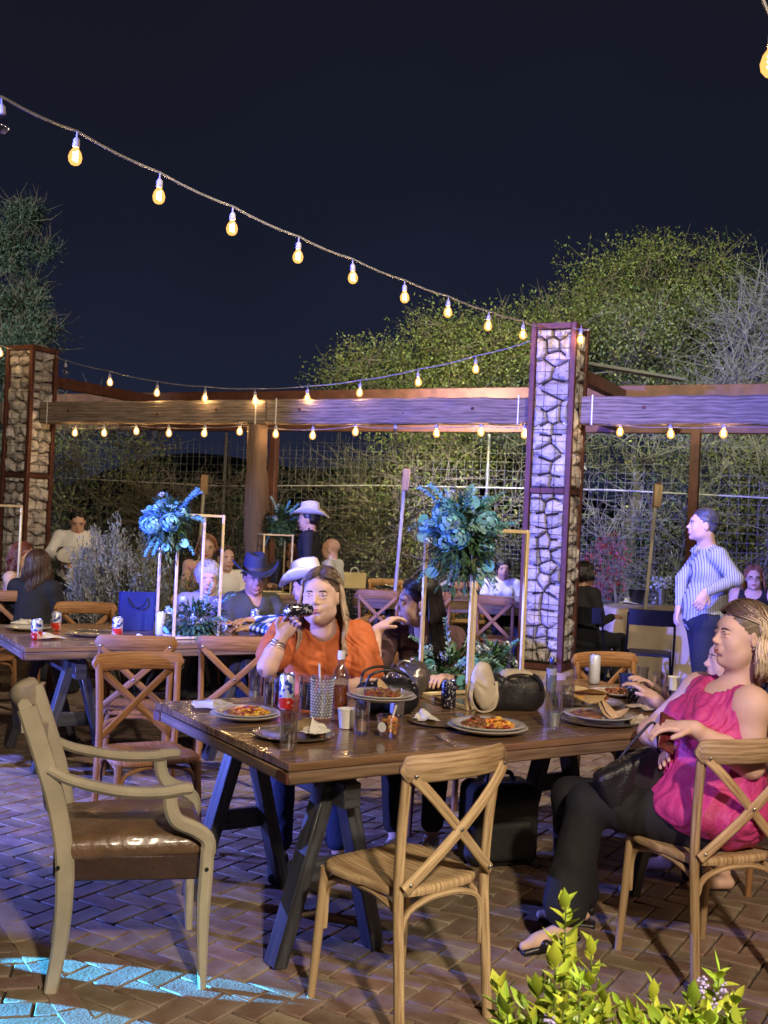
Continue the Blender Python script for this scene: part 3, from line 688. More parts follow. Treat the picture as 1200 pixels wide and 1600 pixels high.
# ------------------------------------------------------------------ trees and shrubs
BARK = M('grey_bark', (.15, .12, .095), .9, var=.3, scale=10)
TWIG = M('pale_twigs', (.20, .18, .155), .85, var=.3, scale=10)
LEAFY = M('yellow_green_leaves', (.085, .115, .035), .55, var=.35, scale=1.3, island=.5, col2=(.14, .15, .04))
LEAFD = M('dull_green_leaves', (.05, .075, .035), .6, var=.35, scale=1.2, island=.45)
LEAFB = M('feathery_blue_green_leaves', (.055, .085, .065), .65, var=.3, scale=1.2, island=.35)
def tree(name, label, base, balls, nclump, nleaf, ln, lm, twigm=BARK, trunk_r=.12, seed=1, group=None, cat='tree', spread=.30, leafr=.35, wob=.12, up=0.0, twigs=5, wr=.5):
    r = np.random.default_rng(seed); base = V(base); t = thing(name, label, cat, tuple(base), 0, group)
    segs = []; C = []; wts = np.array([b[1][0]*b[1][1]*b[1][2] for b in balls])**.7; wts /= wts.sum()
    for k in range(nclump):
        b = balls[r.choice(len(balls), p=wts)]; v = r.normal(size=3); v /= np.linalg.norm(v); C.append(V(b[0])-base+v*V(b[1])*r.uniform(.35, 1.06)**.7)
    C = np.array(C); tz = np.mean([b[0][2] for b in balls])*.45
    nodes = [(V(0, 0, 0), trunk_r), (V(r.normal(0, .1), 0, tz*.5), trunk_r*.85), (V(r.normal(0, .15), r.normal(0, .1), tz), trunk_r*.7)]
    for i in range(2): segs.append((nodes[i][0], nodes[i+1][0], nodes[i][1], nodes[i+1][1]))
    order = np.argsort(np.linalg.norm(C-nodes[-1][0], axis=1)); NP = [nodes[1][0], nodes[2][0]]; NR = [nodes[1][1], nodes[2][1]]
    for k in order:
        c = C[k]; A = np.array(NP); sc_ = np.linalg.norm(A-c, axis=1)+.25*np.linalg.norm(A-nodes[2][0], axis=1); j = int(np.argmin(sc_)); a = A[j]; ra_ = min(NR[j]*.72, trunk_r*.5)
        prev = a; rp = ra_; mid = (a+c)/2+r.normal(0, wob, 3)+V(0, 0, .10); n = 5; L_ = np.linalg.norm(c-a)
        for q in range(1, n+1):
            u = q/n; p_ = a*(1-u)**2+2*mid*u*(1-u)+c*u*u+r.normal(0, .03*L_, 3)*(q < n); rr = ra_*(1-u)+max(.006, ra_*.45)*u
            segs.append((prev, p_, rp, rr)); prev = p_; rp = rr; NP.append(p_); NR.append(rr)
        for q in range(twigs):
            d = nrm(r.normal(size=3)+nrm(c-a)*.8+V(0, 0, up)); p1 = c+d*spread*r.uniform(.6, 1.5); p2 = p1+nrm(d+r.normal(size=3)*.6)*spread*.8
            segs.append((c, p1, .006, .004)); segs.append((p1, p2, .004, .0015))
    segtubes('trunk', segs, twigm, t, 5)
    if nleaf:
        k = r.integers(0, len(C), nleaf); off = np.clip(r.normal(size=(nleaf, 3)), -1.7, 1.7)*leafr*.78*np.array([1, 1, .72]); pos = C[k]+off
        keep = fnoise(pos, .9, seed)+.6*r.uniform(-1, 1, nleaf) > -.35; pos = pos[keep]; off = off[keep]
        d = r.normal(size=pos.shape)+off*1.2; d[:, 2] += up
        leafmass('crown', pos, d, ln, ln*wr, lm, t, seed=seed)
    return t
def ballpx(px, py, D, rx, rz, ry=None):
    p_ = atd(px, py, D); return ((p_.x, p_.y, p_.z), (rx, ry or rx, rz))
TG = 'trees beyond the wire fence'
tree('mesquite_tree', 'low yellow green tree beyond the fence, left of the right stone column', (.9, 16.2, 0), [ballpx(600, 595, 16, .62, .45), ballpx(690, 565, 16.2, .8, .62), ballpx(785, 570, 16, .8, .7), ballpx(720, 660, 15.8, 1.3, .7), ballpx(560, 585, 16, .5, .35)], 160, 52000, .050, LEAFY, seed=3, group=TG)
tree('mesquite_tree', 'tallest leafy tree beyond the fence, above the right stone column', (4.0, 17.4, 0), [ballpx(1000, 480, 17, 1.25, .95), ballpx(890, 520, 16.6, .8, .6), ballpx(1095, 455, 17.2, .95, .75), ballpx(960, 570, 16.4, 1.6, .8), ballpx(1120, 560, 17, 1.4, .8)], 280, 98000, .050, LEAFY, seed=4, group=TG, trunk_r=.16)
tree('bare_tree', 'tangled mostly bare tree with pale twigs at the right edge beyond the fence', (5.3, 15.2, 0), [ballpx(1205, 560, 15, .7, .9), ballpx(1175, 650, 14.6, .8, .6), ballpx(1260, 540, 15, .8, .9), ballpx(1145, 690, 14.4, .6, .5)], 190, 2200, .05, LEAFD, twigm=TWIG, seed=5, group=TG, spread=.5, wob=.3, twigs=7)
tree('feathery_tree', 'dark feathery evergreen rising behind the left stone column', (-6.3, 17.6, 0), [ballpx(-5, 420, 17.5, .6, 1.0), ballpx(30, 345, 17.5, .26, .32), ballpx(-5, 520, 17.3, .85, .8), ballpx(50, 505, 17.2, .35, .4), ballpx(58, 560, 17, .35, .35), ballpx(-20, 650, 17, 1.1, 1.1), ballpx(52, 392, 17.3, .26, .10), ballpx(20, 400, 17.4, .4, .3)], 190, 60000, .085, LEAFB, seed=6, wr=.2, group=TG, leafr=.17, up=.9, spread=.28)
SH = 'dark shrubs against the fence'
for i, (px, py, D, rx, rz, nl, lab) in enumerate(((150, 730, 15.4, 1.1, .8, 8000, 'rounded olive shrub beyond the fence, right of the left stone column'),
        (290, 800, 15.2, 1.0, .55, 5000, 'low dark shrub beyond the fence, above the left flower stand'),
        (700, 810, 14.0, 1.2, .85, 11000, 'broad olive shrub beyond the fence, behind the middle flower stand'),
        (960, 760, 13.6, 1.1, 1.1, 9000, 'twiggy dark shrub beyond the fence, right of the right stone column'),
        (1120, 790, 13.9, 1.2, 1.2, 9000, 'twiggy shrub beyond the fence behind the standing man'),
        (480, 800, 16.5, 1.6, .75, 7000, 'dark shrub beyond the fence between the log post and the tall pole'),
        (590, 780, 15.4, 1.0, .7, 6000, 'dark shrub beyond the fence just behind the tall pole'),
        (30, 800, 15.6, 1.0, .9, 5000, 'dark shrub beyond the fence at the far left'),
        (1230, 800, 13.2, .9, 1.2, 6000, 'blue lit shrub beyond the fence at the right edge'))):
    b = ballpx(px, py, D, rx, rz); tree('shrub', lab, (b[0][0], b[0][1], 0), [b, ((b[0][0], b[0][1], .7), (rx, rx*.7, .7))], 90, nl, .05, LEAFD if i % 2 else LEAFY, twigm=TWIG if i in (3, 4, 8) else BARK, seed=20+i, group=SH, cat='shrub', trunk_r=.05, leafr=.26, twigs=6, spread=.35)
tree('red_flowering_bush', 'small bush with red flowers behind the seated person in black', (2.35, 12.3, 0), [ballpx(940, 885, 12, .22, .33)], 22, 700, .035, M('red_petals', (.45, .02, .04), .5, var=.3, island=.3), seed=41, cat='bush', trunk_r=.02, leafr=.09, spread=.12)
# silvery sage bush in the middle distance
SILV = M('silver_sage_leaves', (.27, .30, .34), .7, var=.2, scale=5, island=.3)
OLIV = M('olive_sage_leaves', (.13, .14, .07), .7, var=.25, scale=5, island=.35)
def sage(label):
    r = np.random.default_rng(9); c0 = atd(215, 960, 9.6); base = V(c0.x, c0.y, 0); t = thing('sage_bush', label, 'bush', tuple(base)); segs = []; P = {0: [], 1: []}; Dn = {0: [], 1: []}
    for k in range(300):
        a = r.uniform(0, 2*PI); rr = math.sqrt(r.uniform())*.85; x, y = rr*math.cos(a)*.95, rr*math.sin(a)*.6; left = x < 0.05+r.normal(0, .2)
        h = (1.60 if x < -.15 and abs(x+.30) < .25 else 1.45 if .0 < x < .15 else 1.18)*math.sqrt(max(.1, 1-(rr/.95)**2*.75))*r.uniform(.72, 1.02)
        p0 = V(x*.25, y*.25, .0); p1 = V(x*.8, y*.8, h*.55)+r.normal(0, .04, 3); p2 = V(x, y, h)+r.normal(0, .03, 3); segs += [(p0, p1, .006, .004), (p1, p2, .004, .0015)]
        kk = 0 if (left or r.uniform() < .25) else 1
        for q in range(46):
            u = r.uniform(.25, 1); pp = p1*(1-u)+p2*u+r.normal(0, .018, 3); P[kk].append(pp); d = nrm(p2-p1)+r.normal(0, .45, 3); Dn[kk].append(d)
        for q in range(3):
            u = r.uniform(0, .8); a0 = p1*(1-u)+p2*u; a1 = a0+nrm(nrm(p2-p1)+r.normal(0, .6, 3))*r.uniform(.08, .2); segs.append((a0, a1, .003, .001))
            for z in range(9): v = r.uniform(); P[kk].append(a0*(1-v)+a1*v+r.normal(0, .01, 3)); Dn[kk].append(nrm(a1-a0)+r.normal(0, .4, 3))
    segtubes('stems', segs, TWIG, t, 4)
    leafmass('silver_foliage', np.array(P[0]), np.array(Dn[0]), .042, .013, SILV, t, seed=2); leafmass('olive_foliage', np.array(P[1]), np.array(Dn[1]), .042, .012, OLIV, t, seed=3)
sage('big silvery sage bush behind the blue gift bag, spiky pale shoots on top')
# ================================================================== FURNITURE
def bez(ps, n=10):
    ps = [V(p) for p in ps]; o = []
    for i in range(n+1):
        q = list(ps); t = i/n
        while len(q) > 1: q = [q[k]*(1-t)+q[k+1]*t for k in range(len(q)-1)]
        o.append(q[0])
    return o
def crom(ps, n=6):
    ps = [V(p) for p in ps]; P = [2*ps[0]-ps[1]]+ps+[2*ps[-1]-ps[-2]]; o = []
    for i in range(1, len(P)-2):
        for k in range(n):
            t = k/n; o.append(.5*(2*P[i]+(P[i+1]-P[i-1])*t+(2*P[i-1]-5*P[i]+4*P[i+1]-P[i+2])*t*t+(3*P[i]-P[i-1]-3*P[i+1]+P[i+2])*t**3))
    o.append(ps[-1]); return o
def chair(label, x, y, ang, wood=CHAIRW, group='cross back wooden chairs'):
    t = thing('cross_back_chair', label, 'chair', (x, y, 0), R_(ang-90), group)
    # seat: rounded square, slightly dished
    mb = MB(); n = 40; vs = []; fs = []
    def outline(s, z):
        r = []
        for i in range(n):
            a = 2*PI*i/n; c, s_ = math.cos(a), math.sin(a); e_ = 5.0; rr = (abs(c)**e_+abs(s_)**e_)**(-1/e_)
            hw = .215 if s_ > 0 else .19; r.append((c*rr*(hw*(.5+.5*min(1, max(-1, s_*1.5)))+.19*(.5-.5*min(1, max(-1, s_*1.5))))*s, s_*rr*.205*s, z))
        return r
    rings = [(.90, .432), (.985, .436), (1.0, .446), (.99, .457), (.955, .462), (.75, .455), (.4, .449), (.12, .448)]
    for s, z in rings: vs += outline(s, z)
    for k in range(len(rings)-1):
        for i in range(n): fs.append((k*n+i, k*n+(i+1) % n, (k+1)*n+(i+1) % n, (k+1)*n+i))
    fs.append(tuple(reversed(range(n)))); fs.append(tuple((len(rings)-1)*n+i for i in range(n)))
    uv = [[(vs[k][1]+.7, vs[k][0]) for k in f] for f in fs]; mb.add(vs, fs, uv); mb.build('seat', wood, t, ang=50)
    for s in (-1, 1):
        MB().tube([(s*.185, .175, .44), (s*.192, .19, .22), (s*.200, .205, 0)], [.0175, .0165, .0135], 10).build('leg', wood, t)
        MB().tube(crom([(s*.190, -.235, 0), (s*.187, -.215, .22), (s*.186, -.195, .45), (s*.190, -.202, .65), (s*.196, -.225, .845)], 4), .0172, 10).build('back_post', wood, t)
    pts = []; scl = []; ups = []
    for i in range(25):
        u = -1+2*i/24; pts.append((u*.226, -.221-.055*(1-u*u)+.0, .845+.006*(1-u*u))); e_ = math.sqrt(max(.02, 1-max(0, (abs(u)-.86)/.14)**2)); scl.append((1, e_))
    rail = MB().sweep(pts, rrect(.020, .088, .35), scale=scl).build('top_rail', wood, t, ang=50)
    bars = []
    for s in (-1, 1):
        q = bez([(s*.192, -.252+.0, .825), (s*.10, -.290, .74), (-s*.04, -.255, .60), (-s*.19, -.222, .475)], 12); off = -.004 if s > 0 else .004
        q = [p_+V(0, off, 0) for p_ in q]
        b = MB().sweep(q, rrect(.036, .0085, .2), up=(0, -1, .25)).build('cross_bar', wood, t, ang=50); bars.append(b)
    scr = MB().lathe([(0, -.003), (.0065, -.003), (.0065, .001), (.003, .003), (0, .003)], 10, R=rotx(PI/2)).mesh('screw', STEEL, 30)
    for par, loc in ((rail, (-.190, -.262, .83)), (rail, (.190, -.262, .83)), (bars[0], (.0, -.273, .645)), (bars[0], (.172, -.236, .49)), (bars[1], (-.172, -.236, .49))):
        o = bpy.data.objects.new('screw', scr); COL.objects.link(o); o.parent = par; o.location = loc
    def arch(a, b, zl=.235, zt=.425):
        a, b = V(*a, zl), V(*b, zl); m1 = a*.97+b*.03; m1[2] = zt-.05; top = (a+b)/2; top[2] = zt
        m2 = b*.97+a*.03; m2[2] = zt-.05; q = crom([a, m1*.985+top*.015, (m1+top)/2+V(0, 0, .018), top, (m2+top)/2+V(0, 0, .018), m2*.985+top*.015, b], 4)
        MB().tube(q, .0105, 8).build('bent_stretcher', wood, t)
    fl, fr, bl, br = (-.178, .178), (.178, .178), (-.174, -.20), (.174, -.20)
    arch(fl, fr); arch(bl, br); arch(fl, bl); arch(fr, br)
    return t
ch0 = chair('empty pale wooden cross back chair at the near long side of the front table', .114, 3.61, 130, CHAIRP)
ch1 = chair('brown wooden cross back chair turned sideways between the armchair and the left table', -1.06, 5.14, -62)
CG = 'cross back wooden chairs'
def cdup(x, y, ang, lab, src=None): return dup(src or ch1, (x, y, 0), R_(ang-90), lab, CG)
cdup(1.233, 4.06, 113, 'pale wooden cross back chair the woman in pink sits on', ch0)
cdup(-1.38, 6.33, 97, 'empty wooden cross back chair at the left table, its back just above the aisle chair')
cdup(-.86, 6.50, 101, 'empty wooden cross back chair at the left table, directly left of the woman in orange')
cdup(-2.12, 7.78, -80, 'wooden cross back chair on the far side of the left table, beside the blue bag')
cdup(-2.98, 9.02, 103, 'wooden chair the long haired woman in black sits on')
cdup(-2.95, 8.05, -35, 'wooden chair at the far left corner of the left table')
cdup(-2.75, 6.72, 20, 'wooden chair at the left end of the left table, cut by the photo edge')
cdup(1.40, 6.05, -66, 'empty wooden chair on the far side of the front table, behind the white can')
cdup(-.31, 5.50, -80, 'wooden chair the woman in orange sits on')
cdup(.34, 5.78, -75, 'wooden chair the dark haired woman in brown sits on')
cdup(1.86, 5.08, 190, 'wooden chair at the right end of the front table under the blush guest')
cdup(-1.05, 8.82, -75, 'wooden chair the man in the dark hat sits on')
cdup(-.36, 7.98, 172, 'wooden chair the man in the plaid shirt sits on')
cdup(-1.50, 8.98, -80, 'wooden chair of the grey haired guest behind the left flowers')
for x, y, a, lab in ((.02, 11.15, 80, 'empty wooden chair at the far table, left of the dark haired woman'), (.50, 11.3, 95, 'empty wooden chair at the far table, just above the dark haired woman'),
                     (-.52, 11.3, 60, 'wooden chair turned away beside the standing cowboy'), (1.05, 12.75, -95, 'wooden chair on the far side of the far table under the guest in white'),
                     (.10, 12.8, -80, 'wooden chair on the far side of the far table against the fence'), (1.25, 11.0, 60, 'dark wooden chair just left of the right stone column')):
    cdup(x, y, a, lab)

# ---- cream armchair
CREAM = M('aged_cream_paint', (.38, .345, .26), .42, var=.14, scale=9, bump=.15, bscale=50, coat=.2, objr=.0)
LEATH = M('bronze_leather', (.15, .09, .05), .40, var=.35, scale=7, bump=.6, bscale=35, coat=.35)
LEATD = M('dark_brown_leather', (.050, .028, .022), .42, var=.2, scale=9, bump=.3, bscale=60)
def armchair(label, x, y, ang):
    t = thing('armchair', label, 'armchair', (x, y, 0), R_(ang-90))
    for s in (-1, 1):
        leg = MB().sweep(crom([(s*.265, .268, 0), (s*.263, .262, .12), (s*.262, .258, .27), (s*.262, .262, .40), (s*.262, .264, .47)], 4), rrect(.05, .05, .2), up=(0, 1, 0), scale=[.55+.45*min(1, i/9) for i in range(17)]).build('leg', CREAM, t, ang=28)
        MB().sweep(crom([(s*.262, .268, .45), (s*.263, .262, .50), (s*.265, .215, .535), (s*.268, .150, .565), (s*.270, .125, .61), (s*.270, .12, .645)], 5), rrect(.038, .052, .3), up=(0, 1, 0)).build('arm_support', CREAM, t, ang=28)
        MB().sweep(crom([(s*.235, -.305, .735), (s*.25, -.22, .70), (s*.268, -.06, .668), (s*.273, .08, .662), (s*.272, .16, .672), (s*.27, .20, .672)], 5), rrect(.052, .036, .35), scale=[.85+.15*min(1, i/10) if i < 22 else 1-.12*(i-22)**2/4 for i in range(26)]).build('armrest', CREAM, t, ang=28)
        post = MB().sweep(crom([(s*.215, -.265, 0), (s*.215, -.240, .16), (s*.218, -.232, .32), (s*.22, -.240, .46), (s*.222, -.275, .62), (s*.225, -.330, .78), (s*.225, -.390, .935)], 5), rrect(.046, .066, .2), up=(0, 1, 0), scale=[(1, .72+.28*min(1, i/12)) for i in range(31)]).build('back_post', CREAM, t, ang=28)
        for par, l in ((leg, (s*.288, .262, .405)), (post, (s*.245, -.258, .415))):
            MB().lathe([(0, 0), (.0075, 0), (.0075, .002), (0, .002)], 10, l, roty(PI/2*s)).build('screw_hole', M('dark_hole', (.01, .01, .01), .9), par)
    # curved scroll top rail and back panel
    pts = [(-.235+.47*i/16, -.392-.045*(1-(2*i/16-1)**2), .915) for i in range(17)]
    sc_prof = [(-.020, -.06), (.012, -.06), (.018, .0), (.030, .035), (.018, .05), (-.004, .048), (-.02, .03), (-.024, -.01)]
    MB().sweep(pts, sc_prof).build('top_rail', CREAM, t, ang=60)
    for z, b in ((.60, .0), (.78, .0)):
        pts = [(-.205+.41*i/12, -.283-(z-.6)*.29-.035*(1-(2*i/12-1)**2), z) for i in range(13)]; MB().sweep(pts, rrect(.018, .06, .25)).build('back_rail', CREAM, t, ang=28)
    for k in range(5):
        u = -.14+.07*k; MB().sweep([(u, -.312-.0, .60), (u, -.335, .70), (u, -.370, .80), (u, -.415, .91)], rrect(.03, .012, .25), up=(0, 1, 0)).build('back_slat', CREAM, t, ang=28)
    for (a, b) in (((-.25, .255), (.25, .255)), ((-.245, .25), (-.212, -.26)), ((.245, .25), (.212, -.26)), ((-.2, -.262), (.2, -.262))):
        a, b = V(a), V(b); c = (a+b)/2; d = b-a; MB().box((c[0], c[1], .405), (np.linalg.norm(d)-.03, .03, .085), rotz(math.atan2(d[1], d[0])), ch=.01).build('seat_rail', LEATD, t)
    P, F = sdf([bxp((0, .0, .465), (.242, .265, .045), rad=.04), el((0, .02, .49), (.20, .21, .035), k=.05)], .010, .0016, 3.1, 3)
    npmesh('seat_cushion', P, F, LEATH, t)
    MB().tube([(-.24, .262, .455), (-.1, .272, .452), (.1, .272, .452), (.24, .262, .455)], .006, 6).build('piping', LEATH, t)
    return t
ac = armchair('cream painted armchair with a shiny bronze leather seat, empty, nearest the camera', -.845, 3.86, 15); ac.scale = (1, .92, 1)

# ---- rustic tables on sawhorse trestles
def table(label, A, ang, Ln, Wd, H=.78, group='long rustic trestle tables', thick=.047, tr=(.32, 2.06)):
    """A: near left top corner; length runs along ang, width to its left"""
    t = thing('trestle_table', label, 'table', (A[0], A[1], 0), R_(ang), group)
    nb = 6; bw = Wd/nb
    for k in range(nb):
        MB().box((Ln/2, bw*(k+.5), H-.014+random.uniform(-.0012, .0012)), (Ln-.004, bw-.003, .028), ch=.003).build('top_plank', TABLEW, t)
    for y in (.0, Wd): MB().box((Ln/2, y+(.019 if y == 0 else -.019), H-.03-thick/2+.001), (Ln-.006, .038, thick-.004), ch=.006).build('apron', APRONW, t)
    for x in (0, Ln): MB().box((x+(.019 if x == 0 else -.019), Wd/2, H-.03-thick/2), (.037, Wd-.080, thick-.006), ch=.006).build('apron', APRONW, t)
    for x in (.001, Ln-.001):
        for y in (.04, Wd-.04): MB().box((x, y, H-.03-thick/2), (.012, .07, thick-.01), ch=.002).build('corner_iron', RUST, t)
    for xc in tr:
        if xc > Ln: continue
        sh = thing('x', 'x', 'x'); sh.name = 'trestle'
        for k in ('label', 'category'): del sh[k]
        sh.parent = t; sh.location = (xc, 0, 0)
        MB().box((0, Wd/2, H-.165), (.07, Wd-.22, .09), ch=.004).build('ridge_beam', BLACKW, sh)
        for y in (.26, Wd-.25):
            for s in (-1, 1):
                p0 = V(s*.03, y, H-.12); p1 = V(s*.205, y-.03 if y < Wd/2 else y+.03, 0); c = (p0+p1)/2; d = p1-p0; a = math.atan2(d[0], -d[2])
                MB().box(c, (.055, .085, np.linalg.norm(d)), roty(-a) @ rotx(.02), ch=.004).build('leg', BLACKW, sh)
            MB().box((0, y+.05, .30), (.27, .028, .085), ch=.003).build('cross_brace', BLACKW, sh)
    return t
TA, TANG = V(-.276, 3.60), 32.4
table('long dark stained trestle table in front, crowded with plates and glasses', TA, TANG, 2.5, 1.24)
table('trestle table at the left with red cans, a blue bag and a flower stand', (-2.007, 6.19), 30.5, 1.78, 1.24, tr=(.36, 1.45))
table('dark trestle table far back between the cowboy and the right column', (-.28, 11.55), -4, 2.3, 1.0, .80, thick=.12, tr=(.3, 1.9))
table('trestle table at the far left edge in front of the stone column', (-4.3, 8.95), -20, 1.2, 1.0, .78, tr=(.6,))

# ---- round table under a cloth
def roundtable(label, x, y, r, H):
    t = thing('round_table', label, 'table', (x, y, 0)); MB().lathe([(0, H-.03), (r-.01, H-.03), (r, H-.02), (r, H-.006), (0, H-.006)], 36).build('tabletop', WHITEP, t)
    for k in range(3):
        a = k*2*PI/3+.4; MB().tube([(0, 0, .25), (.3*math.cos(a), .3*math.sin(a), .12), (.42*math.cos(a), .42*math.sin(a), 0)], .02, 6).build('leg', BLACKW, t)
    MB().tube([(0, 0, .2), (0, 0, H-.03)], .03, 8).build('pedestal', BLACKW, t)
    c = thing('tablecloth', 'beige tablecloth hanging in folds from the round table behind the black folding chair', 'tablecloth', (x, y, 0)); n = 96; vs = []; fs = []
    rows = [(0, H+.001, 0), (r*.9, H+.001, 0), (r+.008, H-.002, 0), (r+.018, H-.06, .012), (r+.035, H-.25, .03), (r+.06, .35, .05), (r+.08, .10, .065), (r+.09, .04, .07)]
    for rr, z, am in rows:
        for i in range(n): a = 2*PI*i/n; q = rr+am*(math.sin(a*13)+.5*math.sin(a*21+1)); vs.append((q*math.cos(a), q*math.sin(a), z))
    for j in range(len(rows)-1):
        for i in range(n): fs.append((j*n+i, j*n+(i+1) % n, (j+1)*n+(i+1) % n, (j+1)*n+i))
    MB().add(vs, fs).build('cloth', M('beige_cloth', (.50, .42, .32), .85, var=.08, bump=.2), c, ang=180)
roundtable('round table under a beige cloth behind the stone column at the right', 3.12, 11.9, .66, .765)

# ---- black folding chair
def folding(label, x, y, ang):
    BM = M('black_metal', (.012, .012, .015), .25, .4); t = thing('folding_chair', label, 'folding chair', (x, y, 0), R_(ang-90), 'black folding chairs at the round table')
    for s in (-1, 1):
        MB().tube([(s*.21, -.22, .84), (s*.215, -.17, .6), (s*.22, .02, .35), (s*.22, .22, 0)], .011, 8).build('leg', BM, t)
        MB().tube([(s*.20, .17, .45), (s*.20, -.02, .2), (s*.20, -.20, 0)], .011, 8).build('leg', BM, t)
    MB().sweep([(-.21, -.215, .80), (-.1, -.245, .80), (.1, -.245, .80), (.21, -.215, .80)], rrect(.012, .15, .2)).build('backrest', BM, t)
    MB().box((0, -.01, .45), (.38, .38, .03), ch=.012).build('seat', BLACKL, t); return t
fc = folding('black folding chair left of the standing man, its back to the camera', 2.58, 10.35, 78)
bpy.context.view_layer.update()
dup(fc, (1.98, 10.35, 0), R_(60-90), 'black folding chair under the seated person in black by the column', 'black folding chairs at the round table')
dup(fc, (3.86, 10.9, 0), R_(200-90), 'black folding chair of the woman with glasses at the right edge', 'black folding chairs at the round table')

# ================================================================== THINGS ON THE TABLES
def tab(px, py, z=.782): p_ = at(px, py, z); return (p_.x, p_.y, z)
FOODY = M('yellow_rice', (.72, .36, .06), .45, var=.25, scale=60, island=.35)
FOODR = M('red_brown_meat', (.30, .075, .03), .4, var=.3, scale=60, island=.35)
FOODT = M('tortilla', (.62, .45, .25), .65, var=.2, scale=25)
FOODB = M('refried_beans', (.20, .09, .045), .4, var=.25, scale=30)
SALSA = M('diced_fruit', (.72, .13, .04), .3, var=.3, scale=50, island=.5, col2=(.8, .35, .08))
SILVER = M('silver_rim', (.62, .58, .50), .22, .9, .05)
plate_me = MB().lathe([(.0, .004), (.07, .004), (.078, .007), (.098, .016), (.128, .022), (.132, .020), (.128, .016), (.09, .004), (.07, .0), (0, .0)], 40, cap=False).mesh('plate', CERAM, 60)
charg_me = MB().lathe([(.0, .003), (.10, .003), (.11, .007), (.140, .013), (.150, .015), (.153, .013), (.148, .009), (.11, .0), (0, 0)], 40, cap=False).mesh('plate', SILVER, 60)
def food(mb_dict, cx, cy, z, rx, ry, n, kinds, h=.02):
    for i in range(n):
        a = random.uniform(0, 2*PI); r = math.sqrt(random.random()); x, y = cx+rx*r*math.cos(a), cy+ry*r*math.sin(a); k = random.choice(kinds)
        zz = z+h*(1-r*r)*random.random(); R = rotz(random.uniform(0, 6)) @ rotx(random.uniform(-.8, .8)); s = random.uniform(.005, .010)
        mb_dict.setdefault(k, MB()).ell((x, y, zz), (s*2.0, s*.8, s*.7) if k != 'b' else (s*2, s*2, s), R, 6, 4, .1)
def plate(px, py, label, items=(), second=False, scale=1., rz=0, z=.782, silver=False, group='plates of food on the tables'):
    t = thing('plate_of_food', label, 'plate', tab(px, py, z), rz, group); t.scale = (scale,)*3; dz = 0
    if second:
        o = bpy.data.objects.new('under_plate', charg_me if silver else plate_me); COL.objects.link(o); o.parent = t; o.scale = (1.08,)*3 if not silver else (1, 1, 1); dz = .011
    o = bpy.data.objects.new('dish', plate_me if (second or not silver) else charg_me); COL.objects.link(o); o.parent = t; o.location = (0, 0, dz)
    d = {}
    for it in items:
        kind, cx, cy, rx, ry, n = it
        if kind == 'rice': food(d, cx, cy, dz+.012, rx, ry, n, ['y', 'y', 'y', 'r'], .026)
        elif kind == 'meat': food(d, cx, cy, dz+.012, rx, ry, n, ['r', 'r', 'b'], .022)
        elif kind == 'bean':
            P, F = sdf([el((cx, cy, dz+.012), (rx, ry, .012))], .006, .0015, 18, 2); npmesh('beans', P, F, FOODB, t)
        elif kind == 'tort':
            for q in range(n):
                vs = []; m = 12; a0 = random.uniform(0, 6)
                for j in range(5):
                    for i in range(m): a = 2*PI*i/m; rr = rx*j/4; vs.append((cx+rr*math.cos(a)+.012*q, cy+rr*math.sin(a)*.9, dz+.020+.012*q+.02*math.sin(a*2+a0)*j/4+.03*(j/4)*(math.cos(a-a0) > .3)*math.cos(a-a0)))
                fs = [(j*m+i, j*m+(i+1) % m, (j+1)*m+(i+1) % m, (j+1)*m+i) for j in range(4) for i in range(m)]; MB().add(vs, fs).build('tortilla', FOODT, t, ang=180)
        elif kind == 'fork':
            MB().sweep([(cx-.09, cy-.02, dz+.03), (cx, cy, dz+.036), (cx+.06, cy+.01, dz+.03)], rrect(.007, .003)).build('fork_handle', STEEL, t)
            for q in range(4): MB().tube([(cx+.06, cy+.004+q*.005, dz+.03), (cx+.10, cy+.008+q*.005, dz+.024)], .0012, 4).build('fork_tine', STEEL, t)
    for k, b in d.items(): b.build({'y': 'rice', 'r': 'meat', 'b': 'meat'}[k], {'y': FOODY, 'r': FOODR, 'b': FOODB}[k], t, ang=180)
    return t
def napkin(px, py, s, label, z=.782, seed=0, flat=.5, mat=PAPER, group='crumpled napkins on the tables'):
    n = 22; r = np.random.default_rng(seed+100); g_ = np.stack(np.meshgrid(np.linspace(-1, 1, n), np.linspace(-1, 1, n), indexing='ij'), -1).reshape(-1, 2)
    P = np.c_[g_, np.zeros(len(g_))]; h = fnoise(P, .45, seed)*.5+.35*np.abs(fnoise(P, .9, seed+1))+.12*fnoise(P, 2.2, seed+2); rad = np.linalg.norm(g_, axis=1)
    z_ = (h+.25)*np.clip(1.25-rad, 0, 1)*flat; z_ = z_-z_.min()*.6; sh = np.c_[fnoise(P+5, .6, seed+3), fnoise(P+9, .6, seed+4)]*.28
    vs = np.c_[g_*(.75+.1*r.random())+sh, np.clip(z_, 0, None)+.006/s]*s; fs = [(i*n+j, (i+1)*n+j, (i+1)*n+j+1, i*n+j+1) for i in range(n-1) for j in range(n-1)]
    o = npmesh('napkin', vs, fs, mat, None, 180); o.location = tab(px, py, z); o.rotation_euler = (0, 0, r.uniform(0, 6)); return tag(o, label, 'napkin', group)
